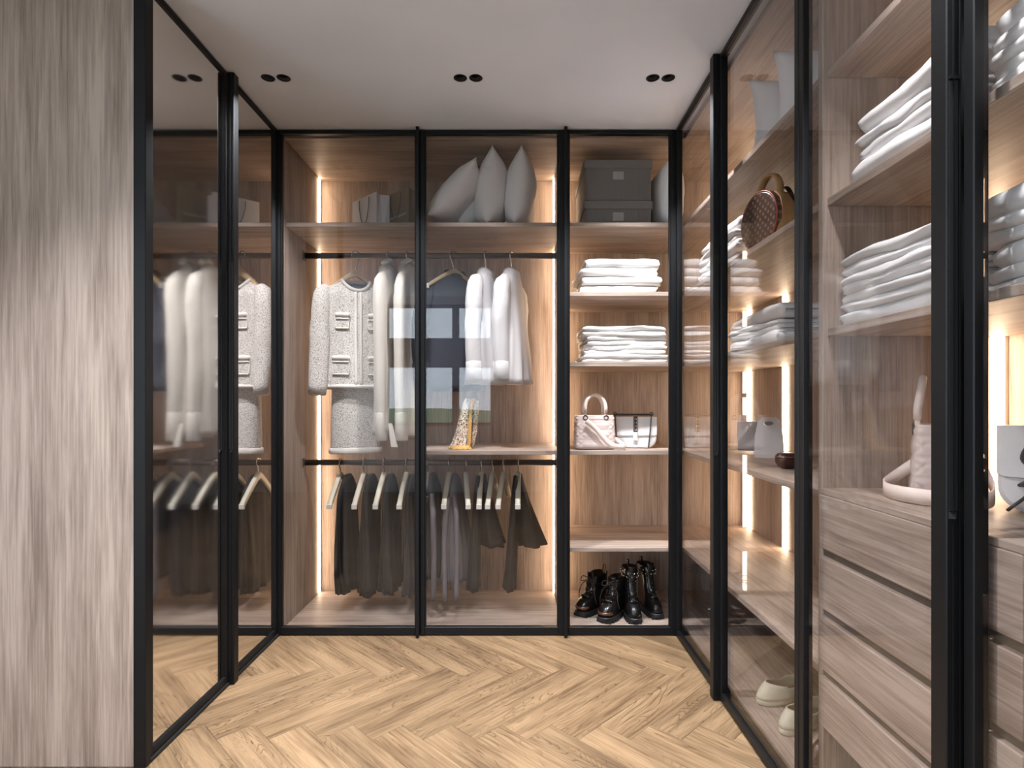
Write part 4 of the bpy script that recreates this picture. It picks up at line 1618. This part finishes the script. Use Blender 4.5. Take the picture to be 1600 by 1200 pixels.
# ------------------------------------------------------------------ boots and shoes
def boot(loc, rot, label, kind, H_=0.24, group=None):
    "toe towards local -Y"
    t = thing('boot', label, 'boot', loc, (0, 0, rot), group)
    n = 36

    def ring(z, yf, yb, w, toe=.86):
        r = []
        c, hl = (yf + yb) / 2, (yb - yf) / 2
        for k in range(n):
            a = 2 * PI * k / n
            ca, sa = math.cos(a), math.sin(a)
            e = 2 / 2.5
            y = c + hl * math.copysign(abs(sa) ** e, sa)
            ww = w * (1 - .16 * math.exp(-((y - .03) / .05) ** 2)) * (toe + (1 - toe) * (1 if y > -.05 else 1))
            r.append((math.copysign(abs(ca) ** e, ca) * ww, y, z))
        return r
    k_ = H_ / .24
    up = [(.028, -.132, .118, .049), (.045, -.138, .120, .050), (.062, -.134, .120, .049), (.078, -.118, .119, .047), (.090, -.092, .118, .0455),
          (.102, -.064, .117, .044), (.118, -.040, .115, .043), (.14, -.024, .113, .043), (.165, -.016, .112, .044), (.195, -.012, .113, .046), (.222, -.012, .115, .047), (.24, -.010, .117, .048)]
    rings = [ring(z if z < .1 else .1 + (z - .1) * (H_ - .1) / .14, a, b, w) for z, a, b, w in up]
    # roll the collar inwards
    top = up[-1]
    rings += [ring(H_ - .002, top[1] + .006, top[2] - .006, top[3] - .006), ring(H_ - .05, top[1] + .010, top[2] - .01, top[3] - .010)]
    v, f = loft(rings)
    obj('upper', v, f, M['black_l'], t, True)
    # lugged sole and heel
    bm = bmesh.new()
    sr = []
    for z, g in ((.010, .0), (.012, .004), (.028, .005), (.031, .001)):
        sr.append(ring(z, -.138 - g, .122 + g, .051 + g))
    v, f = loft(sr)
    vm = [bm.verts.new(p) for p in v]
    for q_ in f:
        bm.faces.new([vm[i] for i in q_])
    for i in range(11):
        y = -.128 + i * .0235
        wl_ = .050 * math.sqrt(max(.15, 1 - ((y + .008) / .145) ** 4)) * (1 - .16 * math.exp(-((y - .03) / .05) ** 2))
        for s in (-1, 1):
            x0, x1 = sorted((s * .012, s * (wl_ + .004)))
            bx(bm, x0, x1, y, y + .014, 0, .013)
    objbm('sole', bm, M['rubber'], t)
    # tongue
    zt = lambda z: .1 + (z - .1) * (H_ - .1) / .14
    tg = spline([(0, -.085, .098), (0, -.046, zt(.125)), (0, -.024, zt(.17)), (0, -.018, zt(.22)), (0, -.022, zt(.262))], 5)
    o = tube('tongue', tg, .023, M['black_l'], t, 10, (1, .32))
    # laces
    fr = lambda z: -.090 + .052 * min(1, (z - .098) / .03) + .018 * min(1, max(0, (z - .128) / .04)) + .004 * min(1, max(0, (z - .165) / .05))
    zs = [.104 + i * .0165 for i in range(8)]
    for i, z in enumerate(zs):
        y = fr(z) - .008
        s = 1 if i % 2 else -1
        z2 = z + .014
        tube('lace', [(-.020 * s, y + .006, zt(z)), (0, y - .004, zt(z + .006)), (.020 * s, fr(z2) - .002, zt(z2))], .0028, M['lace'] if kind == 0 else M['rubber'], t, 6)
    bm = bmesh.new()
    for z in zs:
        for s in (-1, 1):
            m_ = Matrix.Translation((s * .024, fr(z) - .001, zt(z)))
            bmesh.ops.create_icosphere(bm, subdivisions=1, radius=.0032, matrix=m_)
    objbm('eyelets', bm, M['chrome'] if kind else M['brass'], t, True)
    if kind == 0:
        tube('lace_loop', spline([(.01, -.03, zt(.215)), (-.035, -.045, zt(.235)), (-.04, -.055, zt(.20)), (0, -.035, zt(.212)), (.04, -.05, zt(.225)), (.035, -.06, zt(.19)), (.005, -.035, zt(.21))], 5), .0026, M['lace'], t, 6)
        for s in (-1, 1):
            tube('lace_end', spline([(s * .01, -.034, zt(.21)), (s * .04, -.045, zt(.17)), (s * .05, -.06, .11), (s * .056, -.05, .06)], 5), .0026, M['lace'], t, 6)
        # copper toe band and pull tab
        tb_ = [p for p in ring(.052, -.141, .124, .052) if p[1] < -.085]
        tb_.sort(key=lambda p: p[0])
        tube('toe_band', tb_, .007, M['brass'], t, 8, (.5, 1))
        tube('pull_tab', spline([(0, .108, H_ - .02), (0, .122, H_ + .03), (0, .132, H_ + .005)], 5), .009, M['brass'], t, 8, (1, .3))
        for z in (.115, .17):
            tube('ankle_strap', [(x * 1.04, y * 1.02 + .0, zt(z)) for x, y, _ in ring(zt(z), -.035, .114, .044)] + [(ring(zt(z), -.035, .114, .044)[0][0] * 1.04, ring(zt(z), -.035, .114, .044)[0][1] * 1.02, zt(z))], .006, M['black_l'], t, 8, (.4, 1.3))
    else:
        # padded studded cuff
        cz = H_ - .025
        rg = [ring(cz - .022, -.018, .119, .049), ring(cz - .012, -.026, .126, .057), ring(cz + .012, -.026, .126, .058), ring(cz + .026, -.018, .120, .052)]
        v, f = loft(rg, False, False)
        obj('cuff', v, f, M['black_l'], t, True)
        bm = bmesh.new()
        for row, z in enumerate((cz - .010, cz + .008)):
            pts_ = ring(z, -.0275, .1275, .0585)
            for k in range(row, n, 3):
                bmesh.ops.create_icosphere(bm, subdivisions=1, radius=.0062, matrix=Matrix.Translation(pts_[k]))
        objbm('studs', bm, M['chrome'], t, True)
        tube('pull_tab', spline([(0, .108, H_ - .02), (0, .116, H_ + .026), (0, .128, H_ + .005)], 5), .008, M['black_l'], t, 8, (1, .3))
    if kind:
        t.scale = (.86, .96, 1)
    return t


boot((0.432, 3.165, 0.031), math.radians(-40), 'black laced ankle boot with copper toe band, left one of its pair', 0, 0.20, 'black boots on the bay floor')
boot((0.535, 3.085, 0.031), math.radians(-34), 'black laced ankle boot with copper toe band, right one in front', 0, 0.20, 'black boots on the bay floor')
boot((0.632, 3.085, 0.031), math.radians(-2), 'black studded high boot pointing at the viewer, nearer of its pair', 1, 0.25, 'black boots on the bay floor')
boot((0.745, 3.150, 0.031), math.radians(10), 'black studded high boot beside the shelf bay frame, farther of its pair', 1, 0.25, 'black boots on the bay floor')


def slipper(loc, rot, label, mat, in_mat, L_=.27):
    t = thing('shoe', label, 'shoe', loc, (0, 0, rot))
    n = 40

    def ring(z, g, sl=1.0):
        r = []
        for k in range(n):
            a = 2 * PI * k / n
            y = -math.sin(a) * L_ / 2 * g
            w = (.040 + .008 * math.sin(a)) * (1 if True else 1) * g
            r.append((math.cos(a) * w * (1 - .12 * math.exp(-((y - .03) / .04) ** 2)), y, z))
        return r
    rings = [ring(0, .96), ring(.006, 1.0), ring(.018, 1.0), ring(.024, .97)]
    v, f = loft(rings)
    obj('sole', v, f, M[mat], t, True)
    # upper: wall rising all round, higher over the toe, open top
    rr = []
    for lev in range(6):
        u = lev / 5
        r = []
        for k in range(n):
            a = 2 * PI * k / n
            y0 = -math.sin(a)
            top = .036 + .012 * (1 if y0 > .3 else 0) + .020 * max(0, -y0)
            g = .97 - .02 * u - (.22 * u * u if y0 < -.2 else .05 * u * u)
            y = y0 * L_ / 2 * g
            w = (.040 + .008 * math.sin(a)) * g
            r.append((math.cos(a) * w, y + (.0 if y0 > -.2 else 0.01 * u), .022 + top * u))
        rr.append(r)
    v, f = loft(rr, False, False)
    o = obj('upper', v, f, M[mat], t, True)
    so = o.modifiers.new('t', 'SOLIDIFY')
    so.thickness = .004
    v = ring(.0255, .93)
    obj('insole', v, [tuple(range(n))], M[in_mat], t)
    return t


slipper((1.06, 2.22, 0.031), math.radians(-70), 'cream suede loafer lying on the corner unit floor', 'creamshoe', 'taupe')
slipper((1.05, 2.04, 0.031), math.radians(-62), 'cream suede loafer half hidden by the door stile', 'creamshoe', 'taupe')
slipper((1.06, 1.82, 0.031), math.radians(-80), 'dark brown loafer peeking out low beside the door stile', 'wine', 'ink')
